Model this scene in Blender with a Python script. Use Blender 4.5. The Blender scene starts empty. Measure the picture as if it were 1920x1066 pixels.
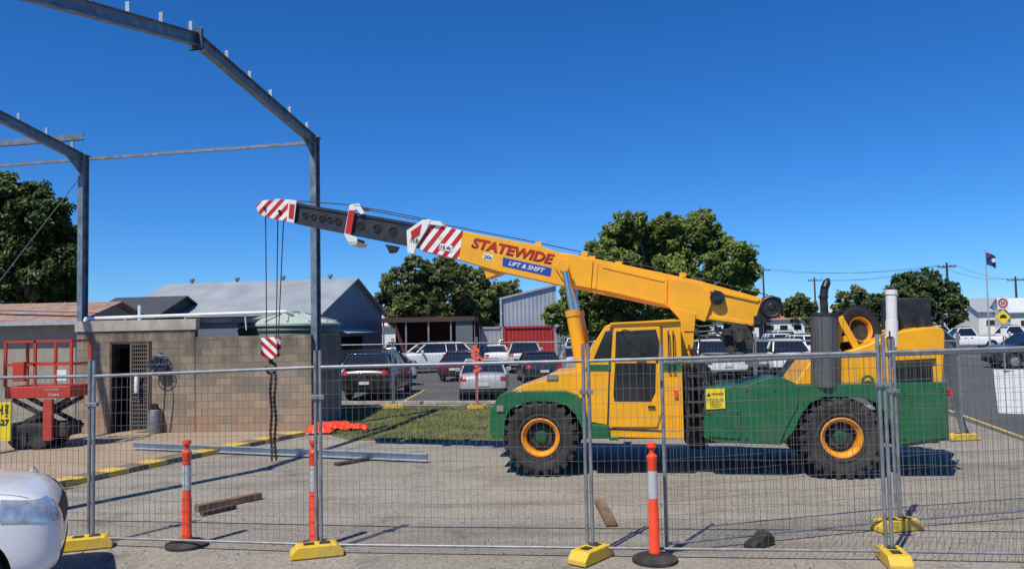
import bpy, bmesh, math, random
import numpy as np
from mathutils import Vector, Matrix
random.seed(7); rng=np.random.default_rng(7)
S=bpy.context.scene; COL=S.collection
V=Vector
# ------------------------------------------------------------ camera
F=1500.; CX=960.; CY=533.; H=2.6
CAM=V((0,0,H))
CM=Matrix.Rotation(math.pi/2+math.atan((612-533)/F),3,'X') @ Matrix.Rotation(math.radians(-1.15),3,'Z')
cd=bpy.data.cameras.new("camera"); co=bpy.data.objects.new("camera",cd); COL.objects.link(co)
cd.sensor_width=36; cd.lens=36*F/1920; cd.clip_end=3000; cd.clip_start=.1
co.matrix_basis=Matrix.Translation(CAM)@CM.to_4x4(); S.camera=co
def ray(u,v): return CM@V(((u-CX)/F,(CY-v)/F,-1))
def W(u,v,d):
    r=ray(u,v); return CAM+r*(d/r.y)
def G(u,v,z=0.):
    r=ray(u,v); return CAM+r*((z-H)/r.z)
# ------------------------------------------------------------ light
TR=V((.30,.46,-.83)).normalized()
el=math.asin(-TR.z); az=math.atan2(-TR.x,-TR.y)
w=bpy.data.worlds.new("World"); S.world=w; w.use_nodes=True
nt=w.node_tree; bg=nt.nodes['Background']; sk=nt.nodes.new('ShaderNodeTexSky'); sk.sky_type='NISHITA'
sk.sun_disc=False; sk.sun_elevation=el; sk.sun_rotation=az; sk.air_density=1.0; sk.dust_density=0.0; sk.ozone_density=3.0; sk.altitude=1200
tn=nt.nodes.new('ShaderNodeMixRGB'); tn.blend_type='MULTIPLY'; tn.inputs[0].default_value=1; tn.inputs[2].default_value=(.40,.68,1.09,1)
hs=nt.nodes.new('ShaderNodeHueSaturation'); hs.inputs['Saturation'].default_value=1.08
nt.links.new(sk.outputs[0],tn.inputs[1]); nt.links.new(tn.outputs[0],hs.inputs['Color']); nt.links.new(hs.outputs[0],bg.inputs[0]); bg.inputs[1].default_value=.116
sd=bpy.data.lights.new("sun",'SUN'); sd.energy=5; sd.angle=math.radians(.5); sd.color=(1,.94,.82)
so=bpy.data.objects.new("sun",sd); COL.objects.link(so); so.rotation_euler=TR.to_track_quat('-Z','Y').to_euler(); so.location=(-20,-20,50)
S.view_settings.view_transform='Standard'; S.view_settings.look='None'; S.view_settings.exposure=0
# ------------------------------------------------------------ materials
def C(c,k=1): return (min(1,c[0]*k),min(1,c[1]*k),min(1,c[2]*k),1)
def newmat(n):
    m=bpy.data.materials.new(n); m.use_nodes=True; t=m.node_tree
    return m,t,t.nodes['Principled BSDF'],t.nodes.new('ShaderNodeTexCoord')
def mat(n,col,rough=.5,metal=0,var=.12,scale=3,bump=0,bscale=40,dirt=None,dk=.4,dscale=2.,spec=.5,coat=0):
    m,t,p,tc=newmat(n); N=t.nodes; L=t.links
    nz=N.new('ShaderNodeTexNoise'); nz.inputs['Scale'].default_value=scale; nz.inputs['Detail'].default_value=6
    L.new(tc.outputs['Object'],nz.inputs['Vector'])
    mr=N.new('ShaderNodeValToRGB'); mr.color_ramp.elements[0].position=.3; mr.color_ramp.elements[1].position=.7
    mr.color_ramp.elements[0].color=C(col,1-var); mr.color_ramp.elements[1].color=C(col,1+var)
    L.new(nz.outputs['Fac'],mr.inputs[0]); out=mr.outputs[0]
    if dirt:
        n2=N.new('ShaderNodeTexNoise'); n2.inputs['Scale'].default_value=dscale; n2.inputs['Detail'].default_value=9; n2.inputs['Roughness'].default_value=.7
        L.new(tc.outputs['Object'],n2.inputs['Vector'])
        r2=N.new('ShaderNodeMapRange'); r2.inputs[1].default_value=.45; r2.inputs[2].default_value=.75; r2.inputs[4].default_value=dk
        L.new(n2.outputs['Fac'],r2.inputs[0])
        mx=N.new('ShaderNodeMixRGB'); mx.inputs[2].default_value=C(dirt); L.new(r2.outputs[0],mx.inputs[0]); L.new(out,mx.inputs[1]); out=mx.outputs[0]
    L.new(out,p.inputs['Base Color']); p.inputs['Metallic'].default_value=metal
    rr=N.new('ShaderNodeMapRange'); rr.inputs[3].default_value=max(0,rough-.08); rr.inputs[4].default_value=min(1,rough+.1)
    L.new(nz.outputs['Fac'],rr.inputs[0]); L.new(rr.outputs[0],p.inputs['Roughness'])
    p.inputs['Specular IOR Level'].default_value=spec; p.inputs['Coat Weight'].default_value=coat; p.inputs['Coat Roughness'].default_value=.08
    if bump:
        nb=N.new('ShaderNodeTexNoise'); nb.inputs['Scale'].default_value=bscale; nb.inputs['Detail'].default_value=5
        L.new(tc.outputs['Object'],nb.inputs['Vector'])
        bp=N.new('ShaderNodeBump'); bp.inputs['Strength'].default_value=bump; bp.inputs['Distance'].default_value=.02
        L.new(nb.outputs['Fac'],bp.inputs['Height']); L.new(bp.outputs[0],p.inputs['Normal'])
    return m
def corr(n,col,pitch=.2,axis='X',rough=.45,metal=.3,dirt=None,dk=.4,dscale=.6,amp=.6):
    m=mat(n,col,rough,metal,.1,.7,dirt=dirt,dk=dk,dscale=dscale); t=m.node_tree; p=t.nodes['Principled BSDF']
    tc=[x for x in t.nodes if x.type=='TEX_COORD'][0]
    wv=t.nodes.new('ShaderNodeTexWave'); wv.bands_direction=axis; wv.inputs['Scale'].default_value=1/pitch*.314; wv.inputs['Detail'].default_value=0
    t.links.new(tc.outputs['Object'],wv.inputs['Vector'])
    bp=t.nodes.new('ShaderNodeBump'); bp.inputs['Strength'].default_value=amp; bp.inputs['Distance'].default_value=.05
    t.links.new(wv.outputs['Fac'],bp.inputs['Height']); t.links.new(bp.outputs[0],p.inputs['Normal'])
    return m
def stripes(n,a,b,kx,kz,off=0):
    m,t,p,tc=newmat(n); N=t.nodes; L=t.links
    sp=N.new('ShaderNodeSeparateXYZ'); L.new(tc.outputs['Object'],sp.inputs[0])
    def M(op,x,y):
        q=N.new('ShaderNodeMath'); q.operation=op
        for i,z in enumerate((x,y)):
            if z is None: continue
            if isinstance(z,(int,float)): q.inputs[i].default_value=z
            else: L.new(z,q.inputs[i])
        return q.outputs[0]
    s=M('ADD',M('MULTIPLY',sp.outputs[0],kx),M('MULTIPLY',sp.outputs[2],kz)); s=M('ADD',s,100.+off)
    g=M('GREATER_THAN',M('FRACT',s,None),.5)
    mx=N.new('ShaderNodeMixRGB'); mx.inputs[1].default_value=C(a); mx.inputs[2].default_value=C(b); L.new(g,mx.inputs[0])
    nz=N.new('ShaderNodeTexNoise'); nz.inputs['Scale'].default_value=7; nz.inputs['Detail'].default_value=8; L.new(tc.outputs['Object'],nz.inputs[0])
    r2=N.new('ShaderNodeMapRange'); r2.inputs[1].default_value=.5; r2.inputs[2].default_value=.8; r2.inputs[4].default_value=.5; L.new(nz.outputs['Fac'],r2.inputs[0])
    m2=N.new('ShaderNodeMixRGB'); m2.inputs[2].default_value=(.12,.1,.08,1); L.new(r2.outputs[0],m2.inputs[0]); L.new(mx.outputs[0],m2.inputs[1])
    L.new(m2.outputs[0],p.inputs['Base Color']); p.inputs['Roughness'].default_value=.5
    return m
def ground_mat(n,c1,c2,c3,speck=.35,big=.12,bump=.4,stains=False):
    m,t,p,tc=newmat(n); N=t.nodes; L=t.links
    def nz(s,d=8,r=.6,vec=None):
        x=N.new('ShaderNodeTexNoise'); x.inputs['Scale'].default_value=s; x.inputs['Detail'].default_value=d; x.inputs['Roughness'].default_value=r
        L.new(vec or tc.outputs['Object'],x.inputs['Vector']); return x.outputs['Fac']
    def ramp(i,a,b,lo=0,hi=1):
        r=N.new('ShaderNodeMapRange'); r.inputs[1].default_value=a; r.inputs[2].default_value=b; r.inputs[3].default_value=lo; r.inputs[4].default_value=hi; L.new(i,r.inputs[0]); return r.outputs[0]
    def mix(f,a,b,bt='MIX'):
        x=N.new('ShaderNodeMixRGB'); x.blend_type=bt
        for i,z in ((0,f),(1,a),(2,b)):
            if isinstance(z,tuple): x.inputs[i].default_value=C(z)
            elif isinstance(z,(int,float)): x.inputs[i].default_value=z
            else: L.new(z,x.inputs[i])
        return x.outputs[0]
    a=mix(ramp(nz(big*3),.35,.65),c1,c2)
    a=mix(ramp(nz(big*9,10,.7),.52,.72),a,c3)
    v=N.new('ShaderNodeTexVoronoi'); v.inputs['Scale'].default_value=45; L.new(tc.outputs['Object'],v.inputs['Vector'])
    bw=N.new('ShaderNodeRGBToBW'); L.new(v.outputs['Color'],bw.inputs[0])
    g=N.new('ShaderNodeMapRange'); g.inputs[3].default_value=1-speck; g.inputs[4].default_value=1+speck; L.new(bw.outputs[0],g.inputs[0])
    cc=N.new('ShaderNodeCombineColor'); [L.new(g.outputs[0],cc.inputs[i]) for i in range(3)]
    a=mix(1.,a,cc.outputs[0],'MULTIPLY')
    f=N.new('ShaderNodeMapRange'); f.inputs[3].default_value=.7; f.inputs[4].default_value=1.3; L.new(nz(14,8,.75),f.inputs[0])
    c4=N.new('ShaderNodeCombineColor'); [L.new(f.outputs[0],c4.inputs[i]) for i in range(3)]
    a=mix(1.,a,c4.outputs[0],'MULTIPLY')
    if stains:
        mp=N.new('ShaderNodeMapping'); mp.inputs['Scale'].default_value=(.12,1.3,1); mp.inputs['Rotation'].default_value=(0,0,.12); L.new(tc.outputs['Object'],mp.inputs[0])
        a=mix(ramp(nz(1.,6,.6,mp.outputs[0]),.5,.72,0,.55),a,(.13,.118,.1))
        a=mix(ramp(nz(.9,7,.75),.58,.7,0,.6),a,(.115,.105,.09))
        a=mix(ramp(nz(.5,5,.6),.56,.68,0,.5),a,(.36,.33,.28))
        vc=N.new('ShaderNodeTexVoronoi'); vc.feature='DISTANCE_TO_EDGE'; vc.inputs['Scale'].default_value=.13
        wn=N.new('ShaderNodeTexNoise'); wn.inputs['Scale'].default_value=.9; wn.inputs['Detail'].default_value=8; L.new(tc.outputs['Object'],wn.inputs[0])
        ad=N.new('ShaderNodeVectorMath'); ad.operation='MULTIPLY_ADD'; ad.inputs[1].default_value=(2,2,0); L.new(wn.outputs['Color'],ad.inputs[0]); L.new(tc.outputs['Object'],ad.inputs[2])
        L.new(ad.outputs[0],vc.inputs['Vector'])
        a=mix(ramp(vc.outputs['Distance'],0,.0022,.35,0),a,(.08,.075,.07))
    L.new(a,p.inputs['Base Color']); p.inputs['Roughness'].default_value=.93; p.inputs['Specular IOR Level'].default_value=.2
    bp=N.new('ShaderNodeBump'); bp.inputs['Strength'].default_value=bump; bp.inputs['Distance'].default_value=.01
    L.new(bw.outputs[0],bp.inputs['Height']); L.new(bp.outputs[0],p.inputs['Normal'])
    return m
def brickmat(n):
    m,t,p,tc=newmat(n); N=t.nodes; L=t.links
    sp=N.new('ShaderNodeSeparateXYZ'); cb=N.new('ShaderNodeCombineXYZ'); L.new(tc.outputs['Object'],sp.inputs[0])
    L.new(sp.outputs[0],cb.inputs[0]); L.new(sp.outputs[2],cb.inputs[1])
    b=N.new('ShaderNodeTexBrick'); L.new(cb.outputs[0],b.inputs['Vector'])
    b.inputs['Scale'].default_value=1; b.inputs['Brick Width'].default_value=.4; b.inputs['Row Height'].default_value=.2; b.inputs['Mortar Size'].default_value=.007
    b.inputs['Color1'].default_value=(.36,.285,.2,1); b.inputs['Color2'].default_value=(.215,.18,.135,1); b.inputs['Mortar'].default_value=(.15,.125,.095,1)
    nz=N.new('ShaderNodeTexNoise'); nz.inputs['Scale'].default_value=1.6; nz.inputs['Detail'].default_value=9; nz.inputs['Roughness'].default_value=.7
    mp=N.new('ShaderNodeMapping'); mp.inputs['Scale'].default_value=(1.6,1,.45); L.new(tc.outputs['Object'],mp.inputs[0]); L.new(mp.outputs[0],nz.inputs[0])
    nr=N.new('ShaderNodeMapRange'); nr.inputs[1].default_value=.35; nr.inputs[2].default_value=.62; L.new(nz.outputs['Fac'],nr.inputs[0])
    r=N.new('ShaderNodeMapRange'); r.inputs[1].default_value=.9; r.inputs[2].default_value=2.6; L.new(sp.outputs[2],r.inputs[0])
    q=N.new('ShaderNodeMath'); q.operation='MULTIPLY'; L.new(r.outputs[0],q.inputs[0]); L.new(nr.outputs[0],q.inputs[1])
    mx=N.new('ShaderNodeMixRGB'); mx.inputs[2].default_value=(.08,.072,.06,1); L.new(q.outputs[0],mx.inputs[0]); L.new(b.outputs[0],mx.inputs[1])
    r2=N.new('ShaderNodeMapRange'); r2.inputs[1].default_value=1.1; r2.inputs[2].default_value=.0; L.new(sp.outputs[2],r2.inputs[0])
    q2=N.new('ShaderNodeMath'); q2.operation='MULTIPLY'; L.new(r2.outputs[0],q2.inputs[0]); L.new(nr.outputs[0],q2.inputs[1])
    m2=N.new('ShaderNodeMixRGB'); m2.inputs[2].default_value=(.38,.22,.13,1); L.new(q2.outputs[0],m2.inputs[0]); L.new(mx.outputs[0],m2.inputs[1])
    L.new(m2.outputs[0],p.inputs['Base Color']); p.inputs['Roughness'].default_value=.9
    bp=N.new('ShaderNodeBump'); bp.inputs['Strength'].default_value=.5; bp.inputs['Distance'].default_value=.01; bp.invert=True
    L.new(b.outputs['Fac'],bp.inputs['Height']); L.new(bp.outputs[0],p.inputs['Normal'])
    return m
def leafmat(n,dark,light):
    m,t,p,tc=newmat(n); N=t.nodes; L=t.links
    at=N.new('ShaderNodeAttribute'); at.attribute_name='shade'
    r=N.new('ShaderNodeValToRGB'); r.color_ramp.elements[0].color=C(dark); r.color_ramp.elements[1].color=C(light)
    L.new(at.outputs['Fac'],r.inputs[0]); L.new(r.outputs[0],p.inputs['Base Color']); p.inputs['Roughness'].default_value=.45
    tr=N.new('ShaderNodeBsdfTranslucent'); L.new(r.outputs[0],tr.inputs[0])
    ms=N.new('ShaderNodeMixShader'); ms.inputs[0].default_value=.35; L.new(p.outputs[0],ms.inputs[1]); L.new(tr.outputs[0],ms.inputs[2])
    L.new(ms.outputs[0],N['Material Output'].inputs[0]); return m

DUST=(.3,.26,.2)
YEL=mat("yellow_paint",(.86,.40,.003),.34,0,.05,2,dirt=(.4,.2,.04),dk=.35,dscale=2.5,coat=.3)
YELF=mat("yellow_plastic",(.72,.47,.02),.55,0,.08,4,dirt=DUST,dk=.8,dscale=6)
GRN=mat("green_paint",(.005,.115,.038),.38,0,.12,2,dirt=(.09,.12,.06),dk=.5,dscale=2.2,coat=.2)
BLK=mat("black_paint",(.016,.016,.018),.45,0,.3,4,dirt=(.08,.07,.06),dk=.4,dscale=4)
DRK=mat("dark_grime",(.026,.024,.023),.7,0,.4,6,dirt=(.1,.08,.055),dk=.5,dscale=6)
RUB=mat("rubber",(.022,.021,.02),.85,0,.25,5,bump=.2,dirt=(.13,.11,.085),dk=.5,dscale=3)
GLS=mat("dark_glass",(.012,.016,.02),.06,0,.1,1,spec=.8,coat=.5)
CHR=mat("chrome",(.7,.7,.7),.18,1,.03,3)
WHT=mat("white_paint",(.74,.74,.72),.4,0,.03,2,dirt=(.4,.37,.32),dk=.35,dscale=4)
RED=mat("red_paint",(.62,.02,.015),.42,0,.06,3,dirt=(.3,.12,.08),dk=.3)
REDS=mat("sign_red",(.5,.01,.012),.5,0,.04,3,dirt=(.2,.05,.04),dk=.4,dscale=7)
BLU=mat("sign_blue",(.012,.06,.38),.45,0,.04,3)
GAL=mat("galvanised_steel",(.27,.285,.3),.5,.5,.25,9,dirt=(.17,.15,.13),dk=.45,dscale=7)
WIRE=mat("mesh_wire",(.15,.155,.16),.6,.3,.3,3)
GALD=mat("galvanised_beam",(.19,.24,.29),.5,.45,.3,5,dirt=(.12,.13,.14),dk=.5,dscale=3)
GALL=mat("bright_galvanised_beam",(.42,.46,.49),.45,.3,.15,5)
STR=stripes("boom_warning_stripes",(.8,.8,.78),(.5,.01,.012),4.2,-3.6)
STR2=stripes("hook_block_stripes",(.8,.8,.78),(.5,.01,.012),4.6,5.2)
ORG=mat("orange_plastic",(.85,.06,.012),.45,0,.06,5,dirt=(.35,.12,.06),dk=.4,dscale=8)
REF=mat("reflective_band",(.55,.57,.6),.35,.3,.1,20)
WOOD=mat("timber",(.17,.1,.055),.85,0,.35,8,bump=.4,dirt=(.3,.24,.17),dk=.5)
DTIM=mat("dark_timber",(.06,.045,.035),.9,0,.35,8,bump=.4)
RUST=mat("rusty_chain",(.09,.055,.035),.7,.4,.4,12)
CONC=mat("concrete",(.42,.38,.33),.9,0,.15,3,bump=.2,dirt=(.15,.13,.1),dk=.6)
BRK=brickmat("concrete_block_wall")
ASPH=ground_mat("asphalt",(.085,.087,.09),(.115,.114,.114),(.07,.07,.07),.35)
LOT=ground_mat("lot_surface",(.255,.23,.19),(.31,.28,.235),(.195,.175,.15),.3,.10,.4,True)
DIRT=ground_mat("dusty_concrete",(.38,.29,.21),(.31,.24,.175),(.24,.185,.135),.22)
FARG=ground_mat("verge_ground",(.12,.12,.07),(.16,.15,.1),(.1,.1,.06),.3)
GRS=ground_mat("grass_soil",(.10,.11,.035),(.15,.135,.055),(.2,.16,.09),.4,.5)
# ------------------------------------------------------------ mesh builder
FR={}
def basis(a):
    a=a.normalized(); r=V((0,0,1)) if abs(a.z)<.9 else V((1,0,0))
    x=a.cross(r).normalized(); return x,x.cross(a).normalized(),a
class MB:
    def __init__(s): s.v=[];s.f=[];s.m=[]
    def add(s,vs,fs,mi=0):
        n=len(s.v); s.v+= [V(q) for q in vs]
        for f in fs: s.f.append([n+i for i in f]); s.m.append(mi)
        return s
    def hexa(s,p,mi=0):
        return s.add(p,[(0,3,2,1),(4,5,6,7),(0,1,5,4),(1,2,6,5),(2,3,7,6),(3,0,4,7)],mi)
    def box(s,c,d,mi=0,M=None):
        c=V(c);x,y,z=d[0]/2,d[1]/2,d[2]/2
        p=[V(q) for q in ((-x,-y,-z),(x,-y,-z),(x,y,-z),(-x,y,-z),(-x,-y,z),(x,-y,z),(x,y,z),(-x,y,z))]
        if M is not None: p=[M@q for q in p]
        return s.hexa([c+q for q in p],mi)
    def beam(s,a,b,w,h,mi=0,up=V((0,0,1))):
        a=V(a);b=V(b);d=(b-a).normalized()
        if abs(d.dot(up))>.98: up=V((0,1,0))
        x=d.cross(up).normalized()*w/2; y=x.cross(d).normalized()*h/2
        return s.hexa([a-x-y,a+x-y,a+x+y,a-x+y,b-x-y,b+x-y,b+x+y,b-x+y],mi)
    def prism(s,pts,e,mi=0):
        n=len(pts);e=V(e);p=[V(q) for q in pts]
        return s.add(p+[q+e for q in p],[tuple(range(n)),tuple(range(2*n-1,n-1,-1))]+[(i,i+n,(i+1)%n+n,(i+1)%n) for i in range(n)],mi)
    def cyl(s,a,b,r,r2=None,n=12,mi=0):
        a=V(a);b=V(b);r2=r if r2 is None else r2;x,y,z=basis(b-a)
        c=[x*math.cos(2*math.pi*i/n)+y*math.sin(2*math.pi*i/n) for i in range(n)]
        return s.add([a+q*r for q in c]+[b+q*r2 for q in c],[tuple(range(n-1,-1,-1)),tuple(range(n,2*n))]+[(i,(i+1)%n,(i+1)%n+n,i+n) for i in range(n)],mi)
    def tube(s,pts,r,n=8,mi=0):
        for a,b in zip(pts[:-1],pts[1:]): s.cyl(a,b,r,None,n,mi)
        return s
    def lathe(s,o,ax,prof,n=32,mi=0,closed=False):
        o=V(o);x,y,z=basis(V(ax));vs=[];k=len(prof)
        for i in range(n):
            a=2*math.pi*i/n;q=x*math.cos(a)+y*math.sin(a)
            for r,h in prof: vs.append(o+q*r+z*h)
        fs=[]
        for i in range(n):
            j=(i+1)%n
            for t in range(k if closed else k-1): t2=(t+1)%k; fs.append((i*k+t,i*k+t2,j*k+t2,j*k+t))
        return s.add(vs,fs,mi)
    def build(s,name,mats,parent=None,local=False,at=None,bevel=0,smooth=True,**pr):
        vs=s.v
        if parent is not None and not local:
            I=FR[parent].inverted(); vs=[I@q for q in vs]
        if at is not None: at=V(at); vs=[q-at for q in vs]
        me=bpy.data.meshes.new(name); me.from_pydata([tuple(q) for q in vs],[],s.f)
        if not isinstance(mats,(list,tuple)): mats=[mats]
        for m in mats: me.materials.append(m)
        me.polygons.foreach_set('material_index',s.m)
        o=bpy.data.objects.new(name,me); COL.objects.link(o)
        bm=bmesh.new(); bm.from_mesh(me); bmesh.ops.recalc_face_normals(bm,faces=bm.faces); bm.to_mesh(me); bm.free()
        if smooth:
            me.polygons.foreach_set('use_smooth',[True]*len(me.polygons)); me.set_sharp_from_angle(angle=math.radians(35))
        if bevel:
            b=o.modifiers.new('bevel','BEVEL'); b.width=bevel; b.segments=2; b.limit_method='ANGLE'; b.angle_limit=math.radians(40); b.harden_normals=True
        if parent is not None: o.parent=parent; FR[o]=FR[parent]
        if at is not None: o.location=at
        if parent is None: FR[o]=Matrix.Translation(at) if at is not None else Matrix.Identity(4)
        for k,x in pr.items(): o[k]=x
        return o
def thing(name,M,label,category,group=None):
    o=bpy.data.objects.new(name,None); COL.objects.link(o); o.empty_display_size=.3
    if isinstance(M,V): M=Matrix.Translation(M)
    o.matrix_basis=M; FR[o]=M; o['label']=label; o['category']=category
    if group: o['group']=group
    return o
def rotz(p,a): return Matrix.Translation(V(p))@Matrix.Rotation(a,4,'Z')
def text(name,body,o,xd,yd,w,h,m,parent=None,local=True,bold=0,shear=0,ext=.002,**pr):
    c=bpy.data.curves.new(name,'FONT'); c.body=body; c.align_x='CENTER'; c.align_y='CENTER'; c.offset=bold; c.shear=shear; c.extrude=.01; c.resolution_u=3
    t=bpy.data.objects.new(name,c); COL.objects.link(t); dg=bpy.context.evaluated_depsgraph_get()
    me=bpy.data.meshes.new_from_object(t.evaluated_get(dg)); bpy.data.objects.remove(t)
    xs=[q.co.x for q in me.vertices]; ys=[q.co.y for q in me.vertices]
    cx,cy=(min(xs)+max(xs))/2,(min(ys)+max(ys))/2; sx=w/(max(xs)-min(xs)); sy=h/(max(ys)-min(ys))
    xd=V(xd).normalized(); yd=V(yd).normalized(); n=xd.cross(yd); o=V(o)
    I=Matrix.Identity(4) if (local or parent is None) else FR[parent].inverted()
    for q in me.vertices: q.co=I@(o+xd*((q.co.x-cx)*sx)+yd*((q.co.y-cy)*sy)+n*(q.co.z/.01*ext))
    me.materials.clear(); me.materials.append(m)
    for p_ in me.polygons: p_.material_index=0
    ob=bpy.data.objects.new(name,me); COL.objects.link(ob)
    if parent: ob.parent=parent
    for k,x in pr.items(): ob[k]=x
    return ob
# ------------------------------------------------------------ ground
def sheet(name,pts,z,m,**pr):
    b=MB(); b.add([(p[0],p[1],z) for p in pts],[tuple(range(len(pts)))]); return b.build(name,m,smooth=False,kind="structure",**pr)
sheet("ground",[(-1200,-200),(1200,-200),(1200,2200),(-1200,2200)],-.012,FARG)
sheet("yard",[(-40,-8),(60,-8),(60,30),(-40,30)],-.008,LOT)
sheet("asphalt_car_park",[(-8.5,27.3),(10,27.3),G(1772,775)[:2],G(1990,850)[:2],(60,10),(60,95),(-40,95),(-40,48),(-8.5,44)],-.004,ASPH)
pv=[G(-60,965),G(100,906),G(330,861),G(560,815),G(600,800),G(-60,800)]
sheet("concrete_path",[(p.x,p.y) for p in pv],-.004,DIRT)
gp=[G(628,760),G(930,757),G(1000,815),G(925,826),G(860,824),G(800,829),G(720,825),G(655,824),G(622,815)]
sheet("grass",[(p.x,p.y) for p in gp],0.0,GRS)
def inpoly(x,y,P):
    c=False;n=len(P)
    for i in range(n):
        a,b=P[i],P[i-1]
        if (a[1]>y)!=(b[1]>y) and x<(b[0]-a[0])*(y-a[1])/(b[1]-a[1])+a[0]: c=not c
    return c
GP=[(p.x,p.y) for p in gp]; x0=min(p[0] for p in GP);x1=max(p[0] for p in GP);y0=min(p[1] for p in GP);y1=max(p[1] for p in GP)
b=MB()
while len(b.f)<12000:
    x=random.uniform(x0-.15,x1);y=random.uniform(y0-.15,y1)
    if not inpoly(x,y+random.uniform(-.15,.2),GP): continue
    if math.sin(x*2.3+math.sin(y*1.7)*2)+math.sin(y*3.1+x)<random.uniform(-1.8,.3): continue
    a=random.uniform(0,6.28);h=random.uniform(.02,.08);r=.012
    b.add([(x-r*math.cos(a),y-r*math.sin(a),0),(x+r*math.cos(a),y+r*math.sin(a),0),(x+random.uniform(-.03,.03),y+random.uniform(-.03,.03),h)],[(0,1,2)])
b.build("grass_blades",[mat("grass_blade",(.15,.18,.05),.7,0,.5,1.5)],smooth=False,kind="stuff",label="short dry green grass strip beside the yard",category="grass")
YL=mat("yellow_road_paint",(.62,.42,.05),.8,0,.1,4,dirt=(.3,.24,.17),dk=.7,dscale=5)
WL=mat("white_road_paint",(.62,.62,.6),.8,0,.1,4,dirt=(.2,.2,.2),dk=.5,dscale=6)
def strip(b,a,c,wd,z):
    a=V((a[0],a[1],0));c=V((c[0],c[1],0));n=(c-a).normalized().cross(V((0,0,1)))*wd/2
    b.add([(a-n)+V((0,0,z)),(a+n)+V((0,0,z)),(c+n)+V((0,0,z)),(c-n)+V((0,0,z))],[(0,1,2,3)])
b=MB()
strip(b,G(1778,768),G(1990,845),.1,.001)
for i in range(7):
    x=-4+i*2.7; strip(b,(x,29),(x+.2,34),.1,.001)
b.build("yellow_markings",YL,smooth=False,kind="structure")
k=MB(); path=[G(60,921),G(330,862),G(560,815)]
for a,c in zip(path[:-1],path[1:]):
    L=(c-a).length;n=max(2,int(L/.46)); dd=(c-a)/n
    for i in range(n):
        p=a+dd*i;q=p+dd*.98
        k.beam(p+V((0,0,.04)),q+V((0,0,.04)),.42,.1,0 if i%2 else 1)
k.build("path_edge_kerb",[YL,mat("dusty_dark_paint",(.17,.14,.11),.9,0,.3,4)],smooth=False,kind="structure")
b=MB(); q=[G(1862,692),G(1990,692),G(1990,778),G(1872,774)]; b.add([(p.x,p.y,.001) for p in q],[(0,1,2,3)])
for i in range(8):
    x=14+i*2.8; strip(b,(x,52),(x,57),.12,.001)
b.build("white_markings",WL,smooth=False,kind="structure")
k=MB(); k.beam(G(640,758)+V((0,.1,.05)),G(1000,757)+V((0,.1,.05)),.15,.12); k.build("kerb",CONC,kind="structure",bevel=.01)
# ------------------------------------------------------------ trees
BARK=mat("bark",(.1,.075,.055),.9,0,.3,6,bump=.5)
def cloud(name,blobs,n,ls,m,parent,clr=.2,kper=60,**pr):
    P=[];A=[];SH=[]
    tot=sum(r**2 for _,r in blobs)
    for c,r in blobs:
        nb=int(n*r*r/tot); kk=kper
        d=rng.normal(size=(kk,3)); d/=np.linalg.norm(d,axis=1)[:,None]
        rad=rng.uniform(.3,1.1,kk)**.6; cc=np.array(c)+d*rad[:,None]*r*np.array([1,1,.85])
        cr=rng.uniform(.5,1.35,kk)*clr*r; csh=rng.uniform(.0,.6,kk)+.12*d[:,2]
        idx=rng.integers(0,kk,nb); g=rng.normal(size=(nb,3)); g/=np.linalg.norm(g,axis=1)[:,None]; g*=(rng.uniform(.2,1.35,nb))[:,None]
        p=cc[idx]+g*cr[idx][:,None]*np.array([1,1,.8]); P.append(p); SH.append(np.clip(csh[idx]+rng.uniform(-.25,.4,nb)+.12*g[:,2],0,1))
        A.append(g*.4+rng.normal(size=(nb,3))*.6+np.array([-.25,-.45,.7]))
    P=np.vstack(P);A=np.vstack(A);SH=np.concatenate(SH);N=len(P)
    A/=np.linalg.norm(A,axis=1)[:,None]; R=rng.normal(size=(N,3)); U=np.cross(A,R); U/=np.linalg.norm(U,axis=1)[:,None]; T=np.cross(A,U)
    s=ls*rng.uniform(.6,1.3,N)[:,None]
    Q=np.stack([P-U*s,P-T*s*.5+A*s*.15,P+U*s,P+T*s*.5+A*s*.15],1).reshape(-1,3)
    if parent is not None: Q=Q-np.array(FR[parent].translation)
    me=bpy.data.meshes.new(name); me.from_pydata(Q.tolist(),[],np.arange(4*N).reshape(-1,4).tolist())
    at=me.attributes.new('shade','FLOAT','POINT'); at.data.foreach_set('value',np.repeat(SH,4).astype(np.float32))
    me.materials.append(m); o=bpy.data.objects.new(name,me); COL.objects.link(o)
    if parent is not None: o.parent=parent
    for k_,x in pr.items(): o[k_]=x
    return o
def tree(base,blobs,n,ls,m,label,tr=.3,group=None,**kw):
    base=V((base[0],base[1],0)); t=thing("tree",base,label,"tree",group)
    b=MB(); cz=min(c[2] for c,_ in blobs); top=V((sum(c[0] for c,_ in blobs)/len(blobs),sum(c[1] for c,_ in blobs)/len(blobs),max(1.6,cz*.8)))
    mid=base.lerp(top,.5)+V((.15,0,0)); b.cyl(base-V((0,0,.1)),mid,tr*1.25,tr,10); b.cyl(mid,top,tr,tr*.8,10)
    for c,r in blobs:
        c=V(c); h=top.lerp(c,.5)+V((0,0,r*.15)); b.cyl(top-V((0,0,.1)),h,tr*.5,tr*.3,7); b.cyl(h,c,tr*.3,tr*.1,6)
    b.build("trunk",BARK,t); cloud("crown",blobs,n,ls,m,t,**kw); return t
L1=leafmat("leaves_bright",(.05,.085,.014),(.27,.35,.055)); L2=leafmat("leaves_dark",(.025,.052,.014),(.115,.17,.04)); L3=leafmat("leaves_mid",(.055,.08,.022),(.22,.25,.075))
def pb(lst,d,dj=1.5):
    return [(tuple(W(u,v,d+random.uniform(-dj,dj))),r*d/F) for u,v,r in lst]
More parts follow.
